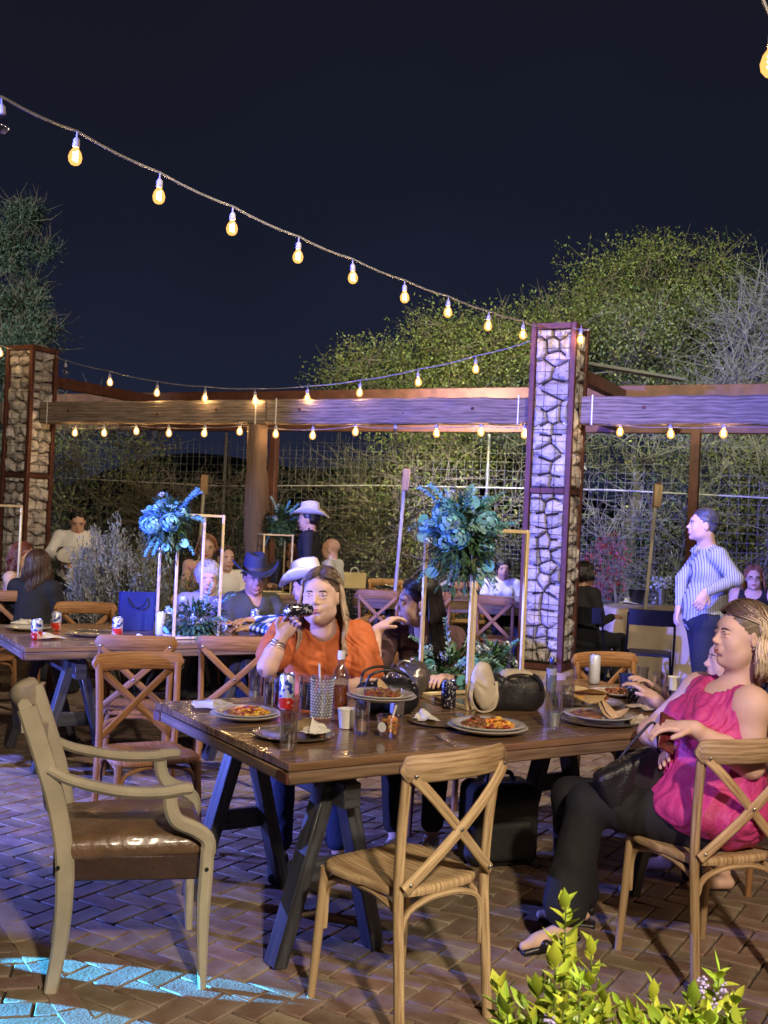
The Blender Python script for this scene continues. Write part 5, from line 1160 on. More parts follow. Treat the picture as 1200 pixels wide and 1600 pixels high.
# ---- potted leafy plant in the foreground, bottom right
LIME = M('lime_leaf', (.50, .60, .06), .42, var=.25, scale=20, objr=.3, col2=(.30, .40, .04), coat=.1)
PURP = M('lilac_petals', (.38, .32, .55), .6, island=.25)
def leaf_me(L_, W_, curl):
    vs = []; fs = []; n = 6
    for i in range(n+1):
        u = i/n; w_ = W_*math.sin(PI*min(1, u*1.03)**.85)*.5; y = L_*u; z = curl*L_*(u*u)*.6; vs += [(-w_, y, z+w_*.35), (0, y, z), (w_, y, z+w_*.35)]
    for i in range(n): k = i*3; fs += [(k, k+1, k+4, k+3), (k+1, k+2, k+5, k+4)]
    return MB().add(vs, fs).mesh('leaf', LIME, 180)
LFM = [leaf_me(.058, .027, .2), leaf_me(.050, .025, -.3), leaf_me(.064, .028, .5), leaf_me(.042, .022, .1)]
def limeplant():
    q = random.Random(5); c = atd(960, 1600, 2.62); t = thing('lime_green_plant', 'bright lime green leafy plant with tiny lilac flowers at the bottom right corner', 'plant', (c.x, c.y, 0)); st = MB(); nl = 0; bulk = MB()
    stems = []
    def tip(px, py, D): p_ = atd(px, py, D); return V(p_.x-c.x, p_.y-c.y, p_.z)
    for px, py, D, n in ((884, 1410, 2.60, 30), (925, 1478, 2.62, 16), (868, 1500, 2.55, 20), (905, 1530, 2.5, 18), (842, 1545, 2.6, 16), (780, 1540, 2.6, 16), (792, 1575, 2.55, 14), (945, 1560, 2.65, 16), (1022, 1545, 2.7, 12), (985, 1590, 2.6, 14), (1085, 1560, 2.6, 18), (1125, 1520, 2.7, 18), (1150, 1560, 2.65, 16), (1060, 1590, 2.5, 14), (880, 1570, 2.45, 18), (830, 1590, 2.5, 14), (930, 1600, 2.45, 14), (1110, 1590, 2.55, 14), (1165, 1590, 2.7, 12)):
        T = tip(px, py, D); B = V(T[0]*.35+q.uniform(-.05, .05), q.uniform(-.08, .08), .18); Mi = V(T[0]*.9, T[1]*.8, (T[2]+.18)/2); pts = crom([B, Mi, T], 7); st.tube(pts, list(np.linspace(.005, .0018, len(pts))), 5); stems.append((pts, n))
    for pts, n in stems:
        L_ = len(pts)-1
        for k in range(n):
            u = 1-(k/n)**1.1*.55; x = u*L_; i = min(L_-1, int(x)); c0 = pts[i]*(1-(x-i))+pts[i+1]*(x-i); tdir = nrm(pts[i+1]-pts[i]); a = k*2.4+q.random(); s, _, w_ = frame_from(tdir, (0, 1, 0)); side = s*math.cos(a)+w_*math.sin(a); d = nrm(side+tdir*(1.3 if k < 3 else .55))
            o = bpy.data.objects.new('leaf', q.choice(LFM)); COL.objects.link(o); o.parent = t; o.location = tuple(c0); up = nrm(tdir-d*np.dot(tdir, d)+V(0, 0, .2)); X = nrm(np.cross(d, up)); Z = np.cross(X, d)
            o.rotation_euler = Matrix(np.array([X, d, Z]).T.tolist()).to_euler(); s_ = q.uniform(.8, 1.25)*(.7 if k < 2 else 1); o.scale = (s_,)*3; nl += 1
            if nl >= 298: break
        if nl >= 298: break
    r = np.random.default_rng(8); nn_ = 620; T0 = np.array([v.co[:] for v in LFM[0].vertices]); F0 = np.array([p_.vertices[:] for p_ in LFM[0].polygons]); T1 = np.array([v.co[:] for v in LFM[2].vertices]); VV = []; FF = []
    for k in range(nn_):
        c1 = np.clip(r.normal(size=3), -1.8, 1.8)*[.15, .09, .06]+[.03, .0, .335]; d = nrm(r.normal(size=3)+[0, 0, .7]); X = nrm(np.cross(d, r.normal(size=3))); Z = np.cross(X, d); B_ = np.stack([X, d, Z], 1); VV.append((T0 if k % 2 else T1) @ B_.T*r.uniform(.6, 1.1)+c1); FF.append(F0+k*len(T0))
    LI = M('lime_leaf_mass', (.44, .54, .05), .42, var=.25, scale=20, island=.3, col2=(.30, .40, .04), coat=.1)
    tag(npmesh('leaf_mass', np.concatenate(VV), np.concatenate(FF), LI, t, 180), kind='stuff')
    st.build('stems', M('green_stem', (.12, .16, .04), .6), t)
    for px, py, D in ((1098, 1535, 2.62), (1095, 1550, 2.6), (1112, 1572, 2.6), (860, 1595, 2.45), (1130, 1548, 2.64)):
        T = tip(px, py, D); mb = MB()
        for k in range(14): mb.ell(T+V(q.gauss(0, .007), q.gauss(0, .007), q.gauss(0, .007)), (.005, .005, .0035), None, 5, 4, .2)
        mb.build('lilac_blossom', PURP, t, ang=180)
    MB().lathe([(0, 0), (.13, 0), (.15, .02), (.19, .22), (.20, .26), (.185, .26), (.16, .21), (0, .20)], 24, cap=False).build('pot', M('clay_pot', (.30, .14, .08), .8, bump=.3), t, ang=50)
limeplant()
# ================================================================== PEOPLE
EYEW = M('eye_white', (.36, .34, .33), .2, var=.02); IRIS = M('iris_dark', (.03, .018, .01), .1, var=.02)
LIPM = M('lips', (.42, .13, .11), .38, var=.05); BROWM = M('brow_hair', (.035, .02, .012), .8)
def hairmat(n, c, c2=None): return M(n, c, .42, var=.25, scale=4, island=.45, col2=c2, spec=.5)
HBLK = hairmat('black_hair', (.012, .009, .009)); HBRN = hairmat('dark_brown_hair', (.045, .022, .014)); HBLD = M('blonde_streaked_hair', (.36, .26, .165), .45, var=.2, scale=4, island=.30, col2=(.56, .45, .32))
HROOT = hairmat('brown_root_hair', (.115, .075, .050)); HRED = hairmat('auburn_hair', (.16, .03, .022)); HGRY = hairmat('grey_hair', (.30, .28, .28)); HSB = hairmat('sandy_hair', (.28, .14, .07))
def head_prims(s=1., fem=True, chub=0.):
    c = chub; p = [el((0, -.018, .035), (.074, .094, .084), k=.03), el((0, .025, -.02), (.062+c*.012, .066, .080), k=.03), el((0, .034, -.078), (.046+c*.02, .047, .036+c*.006), k=.025),
         el((0, .072, -.102), (.017, .015, .015), k=.02), el((0, .02, -.07), (.055+c*.018, .045, .035), k=.03), el((.036, .055, -.040), (.024+c*.006, .022, .026), k=.02), el((-.036, .055, -.040), (.024+c*.006, .022, .026), k=.02),
         el((0, .066, .030), (.050, .022, .020), k=.02), el((.030, .102, .002), (.017, .015, .011), k=.012, op='s'), el((-.030, .102, .002), (.017, .015, .011), k=.012, op='s'),
         rc((0, .083, .010), (0, .106, -.026), .0065, .0085, k=.012), rc((0, .106, -.028), (0, .102, -.032), .0095, k=.008), el((.0115, .097, -.034), (.0075, .009, .0065), k=.006), el((-.0115, .097, -.034), (.0075, .009, .0065), k=.006),
         el((0, .087, -.058), (.026, .010, .014), k=.012), rc((-.018, .090, -.060), (.018, .090, -.060), .0055, k=.006), rc((-.015, .091, -.070), (.015, .091, -.070), .0065, k=.006), el((0, .085, -.083), (.016, .008, .006), k=.006, op='s')]
    for q in (-1, 1):
        p += [rc((q*.044, .0825, .0055), (q*.020, .0875, .006), .0066, k=.005), rc((q*.042, .083, -.0085), (q*.020, .086, -.0085), .0046, k=.005)]
        p += [el((q*.076, -.012, -.010), (.009, .020, .031), rotz(q*-.35) @ rotx(-.15), k=.010), el((q*.087, -.006, -.008), (.006, .011, .018), k=.006, op='s')]
    return [(t[0], t[1]*s, (t[2]*s if isinstance(t[2], np.ndarray) else t[2]), (t[3]*s if t[0] == 'rc' else t[3]), (t[4]*s if t[0] == 'rc' else t[4]), t[5]*s, t[6]) for t in p]
def xf(prims, R, o):
    out = []
    for t in prims:
        if t[0] == 'rc': out.append(('rc', R @ t[1]+o, R @ t[2]+o, *t[3:]))
        else: out.append((t[0], R @ t[1]+o, t[2], R @ t[3], *t[4:]))
    return out
def hand_prims(w, d, n, side, curl=.5, s=1., spread=.10, thumb=.5):
    """w wrist, d direction of the fingers, n palm normal (towards which the fingers close), side +1/-1 where the thumb is"""
    w = V(w); d = nrm(d); n = nrm(V(n)-d*np.dot(n, d)); q = np.cross(d, n)*side; P = []
    R = np.stack([q, d, n], 1); P.append(el(w+d*.045*s, (.040*s, .046*s, .0145*s), R, k=.012)); P.append(rc(w-d*.01*s, w+d*.03*s, .024*s, .022*s, k=.02))
    for i, L_ in enumerate((.072, .080, .074, .058)):
        o = (1.5-i)*.0195*s; b = w+d*.082*s+q*o; a = 0; dd = nrm(d+q*spread*(1.5-i)*.6); p0 = b-d*.02*s; P.append(rc(p0, b, .0105*s, .0098*s, k=.006))
        for j, fr_ in enumerate((.45, .30, .25)):
            a = curl*(.75+.55*j)*(1+.08*i); dd2 = nrm(dd*math.cos(a)+n*math.sin(a)); dd = dd2; p1 = b+dd*L_*fr_*s; P.append(rc(b, p1, (.0095-.0008*j)*s, (.0088-.0008*j)*s, k=.002)); b = p1
    b = w+d*.022*s+q*.028*s; dd = nrm(d*.75+q*.8+n*thumb*.4)
    P.append(rc(w+d*.01*s+q*.01*s, b, .017*s, .014*s, k=.01)); p1 = b+dd*.036*s; P.append(rc(b, p1, .0125*s, .0105*s, k=.004)); dd = nrm(dd+d*.5+n*thumb*.6-q*.3); P.append(rc(p1, p1+dd*.030*s, .0105*s, .0085*s, k=.002))
    return P
def joints(stand_=False):
    if not stand_:
        return dict(pelvis=(0, .02, .54), waist=(0, .0, .70), chest=(0, .0, .90), neck=(0, .015, 1.06), head=(0, .045, 1.20), shL=(-.165, .0, 1.02), shR=(.165, .0, 1.02), elL=(-.215, .06, .77), elR=(.215, .06, .77), wrL=(-.15, .28, .80), wrR=(.15, .28, .80),
                    hipL=(-.09, .04, .53), hipR=(.09, .04, .53), knL=(-.11, .45, .52), knR=(.11, .45, .52), anL=(-.11, .42, .09), anR=(.11, .42, .09))
    return dict(pelvis=(0, 0, .95), waist=(0, 0, 1.10), chest=(0, .0, 1.30), neck=(0, .0, 1.46), head=(0, .03, 1.61), shL=(-.175, 0, 1.43), shR=(.175, 0, 1.43), elL=(-.22, -.02, 1.15), elR=(.22, -.02, 1.15), wrL=(-.21, .08, .92), wrR=(.21, .08, .92),
                hipL=(-.09, 0, .92), hipR=(.09, 0, .92), knL=(-.10, .02, .50), knR=(.10, .02, .50), anL=(-.11, -.02, .09), anR=(.11, -.02, .09))
def hair_strands(t, R, o, mat, n, length, s=1., wave=.01, seed=0, part=0., vol=.014, thick=.0029, azb=1.9, inward=0., rootm=None, fan=.02):
    """locks start at the parting, follow the skull and fall; the roots can have a colour of their own"""
    r = np.random.default_rng(seed); mb = MB(); rb = MB(); C0 = V(0, -.018, .035); ra = V(.079, .099, .089)
    for k in range(n):
        az = r.uniform(-PI, PI); sgn = 1 if az > 0 else -1; front = abs(az) > azb; az1 = sgn*azb*r.uniform(.55, 1.0) if front else az; az0 = sgn*(PI-.45*r.random()) if front else az
        ph0 = r.uniform(.15, 1.05) if front else .30*r.uniform(.2, 1.2); pts = []; phe = 1.62 if abs(az1) < 1.4 else 1.5; lift = vol*(.4+.6*r.random())
        for j in range(7):
            u = j/6; ph = ph0+(phe-ph0)*u; a = az0+(az1-az0)*min(1, u*1.25)**.8; d = V(math.sin(a), -math.cos(a), 0)
            bx_ = part*(1-u)**2; pts.append(C0+V(d[0]*math.sin(ph), d[1]*math.sin(ph), math.cos(ph))*(ra+lift)+V(bx_, 0, 0))
        L_ = length*r.uniform(.80, 1.06); m = max(2, int(L_/.022)); e = pts[-1]; q0 = len(pts); ph_ = r.uniform(0, 6.28); ph_ = az1*2.2+r.normal(0, .35); ou = V(d[0], d[1], 0); tn = np.cross(ou, (0, 0, 1))
        for j in range(1, m+1):
            u = j/m; am = wave*min(1, u*2.5); pts.append(e+V(0, 0, -1)*L_*u+ou*(.010*math.sin(min(1, u*1.2)*PI)+am*math.sin(ph_+u*L_*34)-inward*u*u+fan*u)+tn*am*.9*math.cos(ph_+u*L_*29))
        pts = [R @ (p_*s)+o for p_ in pts]; q = len(pts); up_ = tuple(R @ V(0, 0, 1)); pr = [(1, 0), (.3, .5), (-.3, .5), (-1, 0), (0, -.4)]; sc_ = [thick*s*(.55+.9*math.sin(PI*min(1, .12+.85*i/q)))*r.uniform(.9, 1.1) for i in range(q)]
        cut = q0-int(r.integers(1, 6))
        if rootm: rb.sweep(pts[:cut+1], pr, up=up_, scale=sc_[:cut+1]); mb.sweep(pts[cut:], pr, up=up_, scale=sc_[cut:])
        else: mb.sweep(pts, pr, up=up_, scale=sc_)
    if rootm: rb.build('root_strands', rootm, t, ang=180)
    return mb.build('hair_strands', mat, t, ang=180)
def person(label, loc, ang, J=None, standing=False, world=None, sex='f', w=1., headang=0., pitch=0., roll=0., hs=1., skin=None, arm=1., voxel=.012, hair=None, top=None, topm=None, sleeve='none', neck='round', pants=None, pantm=None,
           shoes=None, hands=None, extra=(), extra_prims=(), bust=.6, belly=.3, brow=BROWM, chub=0., lips=LIPM, group=None, fold=.004, legs=True, eye=1.):
    skin = skin or SKIN; t = thing('person', label, 'person', (loc[0], loc[1], 0), R_(ang-90), group); j = {k: V(v) for k, v in joints(standing).items()}
    if J: j.update({k: V(v) for k, v in J.items()})
    Ri = rotz(-R_(ang-90))
    def W2L(p): return Ri @ (V(p)-V(loc[0], loc[1], 0))
    if world: j.update({k: W2L(v) for k, v in world.items()})
    up = nrm(j['neck']-j['waist']); rt = nrm(j['shR']-j['shL']); fw = nrm(np.cross(up, rt)); RT = np.stack([rt, fw, nrm(np.cross(rt, fw))], 1)
    if sex == 'f': rt2 = RT
    hipr = nrm(j['hipR']-j['hipL']); RP = np.stack([hipr, nrm(np.cross((0, 0, 1), hipr)), V(0, 0, 1)], 1)
    mid = (j['shL']+j['shR'])/2; b = bust if sex == 'f' else 0
    torso = [el(j['chest'], (.135*w, .098*w, .155), RT, k=.05), el(j['waist'], (.128*w+.012*belly, .100*w+.03*belly, .14), RT, k=.07), el(j['pelvis']+V(0, 0, .02), (.165*w, .125*w, .12), RP, k=.07), rc(j['shL']*.93+mid*.07, j['shR']*.93+mid*.07, .050*(.7+.3*w), k=.05),
             rc(mid-up*.02, j['neck'], .07*(.8+.2*w), .052, k=.05)]
    if belly > .2: torso.append(el(j['waist']+fw*.06*belly*1.5-up*.03, (.12*w, .085*w*(1+.4*belly), .11), RT, k=.07))
    if b: torso += [el(j['chest']+fw*(.075*w)+rt*q*.062*w+up*(-.005), (.058*w*(.7+.5*b), .060*w*(.6+.6*b), .06*w*(.7+.5*b)), RT, k=.035) for q in (-1, 1)]
    else: torso += [el(j['chest']+fw*.05+up*.04, (.12*w, .06, .08), RT, k=.05)]
    arms = []; sl = []
    for S in 'LR':
        sh, e_, wr = j['sh'+S], j['el'+S], j['wr'+S]; a_ = arm
        arms += [rc(sh, e_, .049*a_, .038*a_, k=.03), el(sh, .056*a_, k=.03), rc(e_, e_*.55+wr*.45, .038*a_, .037*a_, k=.02), rc(e_*.55+wr*.45, wr, .036*a_, .0245, k=.02)]
        if sleeve == 'long': sl += [rc(sh, e_, .058*a_, .047*a_, k=.03), rc(e_, wr+(e_-wr)*.06, .046*a_, .034, k=.02)]
        elif sleeve == 'short': m_ = sh*.35+e_*.65; sl += [rc(sh, m_, .062*a_, .066*a_, k=.03)]
        elif sleeve == 'half': m_ = sh*.05+e_*.95; sl += [rc(sh, m_, .060*a_, .064*a_, k=.03)]
    lg = []; pn = []
    for S in 'LR':
        h_, k_, a_ = j['hip'+S], j['kn'+S], j['an'+S]; lg += [rc(h_, k_, .078*w, .050, k=.04), rc(k_, k_*.5+a_*.5, .050, .048, k=.02), rc(k_*.5+a_*.5, a_, .046, .030, k=.02)]
        f_ = nrm(V(*(k_-h_)[:2], 0)) if not standing else RP[:, 1]
        if ('ft'+S) in j: f_ = nrm(j['ft'+S]-a_)
        lg += [rc(a_-V(0, 0, .045)-f_*.02, a_+f_*.10-V(0, 0, .06), .030, .024, k=.02), rc(a_+f_*.09-V(0, 0, .066), a_+f_*.15-V(0, 0, .07), .026, .018, k=.02)]
        pn += [rc(h_, k_, .092*w, .068, k=.05), rc(k_, a_+(k_-a_)*.12, .068, .052 if pants != 'wide' else .085, k=.03)]
    hr = j['head']; RH = rotz(R_(headang)) @ rotx(R_(pitch)) @ roty(R_(roll))
    hp = xf(head_prims(hs, sex == 'f', chub), RH, hr); nb = hr+RH @ V(0, -.025, -.06)*hs; nk = .050 if sex == 'f' else .060
    neckp = [rc(nb, j['neck']+fw*.0, nk*(1+.15*chub), nk*(1.05+.25*chub), k=.03)]
    if chub > .3: neckp.append(el(hr+RH @ V(0, .03, -.105)*hs, (.045, .04, .03), RH, k=.03))
    hn = []
    hands = hands or {}
    for S, sd in (('L', 1), ('R', -1)):
        hd = hands.get(S, {}); wr, e_ = j['wr'+S], j['el'+S]; d = nrm(wr-e_); 
        dd = (Ri @ V(hd['d'])) if 'd' in hd else d; nn = (Ri @ V(hd['n'])) if 'n' in hd else V(0, 0, -1)+fw*.01
        side = hd.get('side', 1 if S == 'L' else -1)
        hn += hand_prims(wr, dd, nn, side, hd.get('curl', .35), hd.get('s', 1.05), thumb=hd.get('thumb', .5))
    P, F = sdf(torso+arms+neckp+hp+(lg if legs else [])+hn+list(extra_prims), voxel); npmesh('body', P, F, skin, t)
    # face pieces
    for q in (-1, 1):
        e0 = hr+RH @ V(q*.031, .0750, -.001)*hs; mb = MB().ell(e0, .0128*hs, RH, 14, 10); eo = mb.build('eye', EYEW, t, ang=180)
        gx = .0; MB().ell(e0+RH @ V(gx, .0085, 0)*hs, (.0068*hs, .0050*hs, .0068*hs), RH, 12, 8).build('iris', IRIS, eo, ang=180)
        MB().sweep([hr+RH @ V(q*x, y, z)*hs for x, y, z in ((.014, .090, .016), (.027, .091, .0205), (.040, .084, .0195), (.049, .074, .014))], rrect(.004*hs, .0048*hs*(1.5 if sex == 'm' else 1)), up=tuple(RH @ V(0, 0, 1)), scale=[.8, 1.1, 1, .4]).build('eyebrow', brow, t, ang=180)
        if eye: MB().tube([hr+RH @ V(q*x, y, z)*hs for x, y, z in ((.019, .0885, .006), (.030, .0915, .0095), (.044, .083, .005), (.049, .078, .003))], [.0014*hs, .0022*hs, .0020*hs, .0008*hs], 5, up=(0, 1, 0)).build('lashes', BROWM, t, ang=180)
    up_l = [(-.026, .0850, -.0645), (-.012, .0955, -.0610), (0, .0965, -.0625), (.012, .0955, -.0610), (.026, .0850, -.0645)]; lo_l = [(-.021, .087, -.066), (-.010, .0955, -.071), (0, .0975, -.072), (.010, .0955, -.071), (.021, .087, -.066)]
    lm = MB().tube([hr+RH @ V(*x)*hs for x in up_l], [.0012, .0042*hs, .0040*hs, .0042*hs, .0012], 8, up=(0, 0, 1)).tube([hr+RH @ V(*x)*hs for x in lo_l], [.0012, .0048*hs, .0052*hs, .0048*hs, .0012], 8, up=(0, 0, 1)); lm.build('lips', lips, t, ang=180)
    # clothes
    if top:
        th = .010 if voxel < .008 else .014; pr = infl(torso, th); 
        if top == 'loose': pr = infl([p for p in torso[:3]], th+.012)+infl(torso[3:], th)
        if top == 'loose': pr += [el(j['pelvis']+fw*.05+V(0, 0, .03), (.205*w, .185*w, .10), RP, k=.06)]
        if sleeve == 'none':
            for S in 'LR':
                sh = j['sh'+S]; o = 1 if S == 'R' else -1; pr.append(el(sh+rt*o*.062+up*.005, (.048, .085, .10), RT, k=.012, op='s'))
        pr += infl(sl, .0)
        nb2 = j['neck']
        if neck == 'v': pr += [el(nb2+up*.02+fw*.02, (.065, .085, .06), RT, k=.01, op='s'), rc(nb2+fw*.07+up*.0, j['chest']+fw*(.165*w)+up*.05, .05, .012, k=.01, op='s')]
        elif neck == 'scoop': pr += [el(nb2+up*.0+fw*.05, (.085, .12, .085), RT, k=.01, op='s')]
        elif neck == 'off': pr += [el(nb2+up*.03, (.30, .3, .075), RT, k=.01, op='s')]
        else: pr += [el(nb2+up*.035+fw*.01, (.062, .075, .05), RT, k=.01, op='s')]
        P, F = sdf(pr, voxel*1.15, fold, 5.5 if voxel < .008 else 3.2, int(abs(loc[0]*100))); so = npmesh('shirt', P, F, topm, t)
        if neck == 'collar' or neck == 'vcollar':
            for q in (-1, 1):
                a0 = nb2-fw*.055+up*.05; a1 = nb2+rt*q*.062+up*.045; a2 = nb2+fw*.07+rt*q*.028+up*.0; a3 = nb2+fw*.10+rt*q*.045-up*.035
                MB().sweep(crom([a0, a1, a2, a3], 4), rrect(.006, .038, .2), up=tuple(up)).build('collar', topm, so, ang=180)
    if pants and legs:
        P, F = sdf(infl([torso[2]], .012)+pn, voxel*1.3, fold*.8, 2.2, 3); npmesh('trousers', P, F, pantm, t)
    if shoes and legs:
        for S in 'LR':
            k_, a_ = j['kn'+S], j['an'+S]; f_ = nrm(V(*(k_-j['hip'+S])[:2], 0)) if not standing else RP[:, 1]
            if ('ft'+S) in j: f_ = nrm(j['ft'+S]-a_)
            P, F = sdf([rc(a_-V(0, 0, .045)-f_*.03, a_+f_*.10-V(0, 0, .055), .040, .034, k=.02), rc(a_+f_*.09-V(0, 0, .060), a_+f_*.17-V(0, 0, .066), .036, .026, k=.02)], .009); npmesh('shoe', P, F, shoes, t)
    # hair
    if hair:
        hm, style, ln = hair[:3]; hw = hair[3] if len(hair) > 3 else .01; rootm = hair[4] if len(hair) > 4 else hm
        cap = [el((0, -.028, .040), (.083, .098, .090), k=.02), el((0, -.05, -.01), (.075, .07, .07), k=.03), el((0, .090, -.050), (.065, .064, .092), k=.015, op='s')]
        if style == 'short': cap = [el((0, -.026, .038), (.080, .096, .089), k=.02), el((0, -.05, .0), (.072, .062, .06), k=.03), el((0, .085, -.03), (.075, .07, .078), k=.012, op='s'), el((.085, .0, -.035), (.03, .035, .05), k=.01, op='s'), el((-.085, .0, -.035), (.03, .035, .05), k=.01, op='s')]
        if style == 'curly': cap = [el((0, -.03, .045), (.095, .105, .098), k=.02), el((0, .09, -.03), (.065, .065, .08), k=.015, op='s')]
        cap = [(p[0], p[1]*hs, p[2]*hs, p[3], p[4], p[5], p[6]) for p in cap]
        P, F = sdf(xf(cap, RH, hr), max(.006, voxel*.8), .0025 if style != 'curly' else .008, 14, 5); npmesh('hair', P, F, rootm, t)
        if style == 'long': hair_strands(t, RH, hr, hm, int(hair[5]*(2.6 if voxel < .008 else 1.5)) if len(hair) > 5 else 300, ln*1.05, hs, hw, seed=int(abs(loc[1]*77)), part=hair[6] if len(hair) > 6 else 0., azb=hair[7] if len(hair) > 7 else 1.9, inward=hair[8] if len(hair) > 8 else 0., rootm=None if rootm is hm else rootm)
        if style == 'short': hair_strands(t, RH, hr, hm, 150, .010, hs, .002, seed=3, vol=.003, thick=.005, azb=1.5)
        if style == 'curly':
            mb = MB(); r = np.random.default_rng(4)
            for k in range(150):
                v = r.normal(size=3); v /= np.linalg.norm(v)
                if v[2] < -.2 or (v[1] > .55 and v[2] < .55): continue
                mb.ell(hr+RH @ (V(0, -.03, .045)+v*V(.095, .105, .098))*hs, .016*hs, None, 6, 4, .2)
            mb.build('curls', hm, t, ang=180)
    def HL(x, y, z): return hr+RH @ V(x, y, z)*hs
    return t, j, RH, hr, W2L, HL
def hat(label, HL, t0, mat, band, s=1.):
    """western hat as an object of its own, sitting on the head frame of its wearer"""
    bpy.context.view_layer.update(); o = HL(0, -.018, .060); M4 = t0.matrix_world; wo = M4 @ Vector(o); X = (M4.to_3x3() @ Vector(HL(1, -.018, .06)-o)).normalized(); Y = (M4.to_3x3() @ Vector(HL(0, .982, .06)-o)).normalized(); Z = X.cross(Y)
    t = thing('cowboy_hat', label, 'hat', wo); t.rotation_euler = Matrix((X, Y, Z)).transposed().to_euler(); t.scale = (s,)*3
    n = 48; vs = []; fs = []; rows = []
    def ring(rx, ry, zf): rows.append([(rx*math.cos(2*PI*i/n), ry*math.sin(2*PI*i/n)*1.0, zf(2*PI*i/n)) for i in range(n)])
    def brimz(a, u): c = abs(math.cos(a)); return .0+.075*(c**2.2)*u*u-.028*(abs(math.sin(a))**2)*u*u
    for u in (1.0, 1.0, .85, .6, .3, .0): ring(.088+.088*u, .104+.092*u, lambda a, u=u: brimz(a, u)-(.004 if len(rows) == 0 else 0))
    def crz(a, k): return k
    ring(.086, .102, lambda a: .04); ring(.080, .097, lambda a: .085); ring(.072, .090, lambda a: .112+.010*abs(math.cos(a))); ring(.055, .076, lambda a: .122+.012*abs(math.cos(a))-.012*max(0, math.sin(a))); ring(.034, .055, lambda a: .108+.012*abs(math.cos(a))-.012*max(0, math.sin(a))); ring(.012, .028, lambda a: .096)
    for r_ in rows: vs += r_
    for q in range(len(rows)-1):
        for i in range(n): fs.append((q*n+i, q*n+(i+1) % n, (q+1)*n+(i+1) % n, (q+1)*n+i))
    fs.append(tuple((len(rows)-1)*n+i for i in range(n))); o = MB().add(vs, fs).build('felt', mat, t, ang=180)
    md = o.modifiers.new('thickness', 'SOLIDIFY'); md.thickness = .004
    bm = MB(); p_ = [[(rx*math.cos(2*PI*i/n), ry*math.sin(2*PI*i/n), z) for i in range(n)] for rx, ry, z in ((.0895, .1055, .004), (.0885, .1045, .026))]; bm.add(p_[0]+p_[1], [(i, (i+1) % n, n+(i+1) % n, n+i) for i in range(n)]); bm.build('hat_band', band, t, ang=180)
    return t
BLKC = M('black_cloth', (.010, .010, .013), .85, var=.2, bump=.4, bscale=30); WHTC = M('white_cloth', (.60, .59, .56), .8, var=.05, bump=.3, bscale=30); DKBC = M('navy_cloth', (.012, .016, .035), .85, bump=.3)
PINK = M('magenta_satin', (.50, .04, .20), .60, var=.12, scale=5, bump=.5, bscale=60); ORNG = M('rust_orange_cloth', (.52, .13, .035), .75, var=.1, bump=.4, bscale=25)
PLUM = M('dark_brown_knit', (.065, .028, .030), .8, var=.12, bump=.4, bscale=60); OLV = M('olive_cloth', (.045, .048, .032), .8, bump=.4, bscale=25); BLUSH = M('blush_cloth', (.55, .25, .30), .7, bump=.3)
GRYC = M('grey_lace', (.28, .27, .28), .8, bump=.5, bscale=80); DENIM = M('blue_jeans', (.010, .022, .06), .8, bump=.4, bscale=60)
PLAID = PATTERN('blue_plaid', plaid, .8); STRP = PATTERN('striped_shirt_cloth', stripes, .75)
HW = M('white_felt', (.58, .55, .50), .85, var=.06); HB = M('navy_felt', (.015, .02, .05), .8); BAND = M('hat_ribbon', (.05, .04, .035), .6)

# ---- 1 woman in pink, sitting sideways at the right end of the front table
hx, hy, hz = atd(1159, 992, 4.06)
el_ = atd(1172, 1196, 3.93); wr_ = atd(1082, 1138, 3.86); wr2 = atd(1078, 1168, 4.12)
W1 = dict(pelvis=(1.30, 4.10, .55), waist=(1.30, 4.10, .70), chest=(1.285, 4.09, .87), neck=(1.36, 4.09, 1.045), head=(hx, hy, hz), shL=(1.36, 3.95, .985), shR=(1.27, 4.27, .985), elL=tuple(el_), wrL=tuple(wr_), elR=(1.10, 4.34, .80), wrR=tuple(wr2),
          hipL=(1.24, 4.03, .54), hipR=(1.21, 4.20, .54), knL=(.83, 4.18, .55), knR=(.80, 4.36, .53), anL=(.74, 4.10, .14), anR=(.86, 4.42, .09), ftL=(.64, 4.09, .11), ftR=(.70, 4.45, .09))
p1, j1, RH1, h1, _, HL1 = person('woman in a sleeveless magenta blouse sitting sideways at the table end, looking left', (1.28, 4.10), 168, world=W1, w=1.17, arm=1.27, hs=1.0, headang=23, pitch=3, roll=0, skin=SKIN, voxel=.0052, top='loose', topm=PINK, neck='scoop', sleeve='none', pants='wide', pantm=BLKC,
       hair=(HBLD, 'long', .175, .015, HROOT, 480, .01, 1.55, .03), hands=dict(L=dict(d=(-1, .12, .05), n=(0, .2, -1), curl=.45), R=dict(d=(-1, -.25, -.1), n=(.1, -.5, -1), curl=.6)), bust=.85, belly=.6, chub=.45, fold=.008)
sc1 = M('black_sandal_leather', (.012, .011, .012), .4)
for S in 'LR':
    a_ = j1['an'+S]; f_ = nrm(j1['ft'+S]-a_); P, F = sdf([bxp(a_+f_*.045-V(0, 0, .088), (.034, .115, .012), frame_from(f_)[0:3] and np.stack(frame_from(f_), 1), rad=.008), rc(a_+f_*.07-V(0, 0, .075)+np.cross(f_, (0, 0, 1))*.03, a_+f_*.07-V(0, 0, .075)-np.cross(f_, (0, 0, 1))*.03, .020, k=.01), rc(a_-f_*.05-V(0, 0, .03), a_-V(0, 0, .0), .022, k=.01)], .007); npmesh('sandal', P, F, sc1, p1)
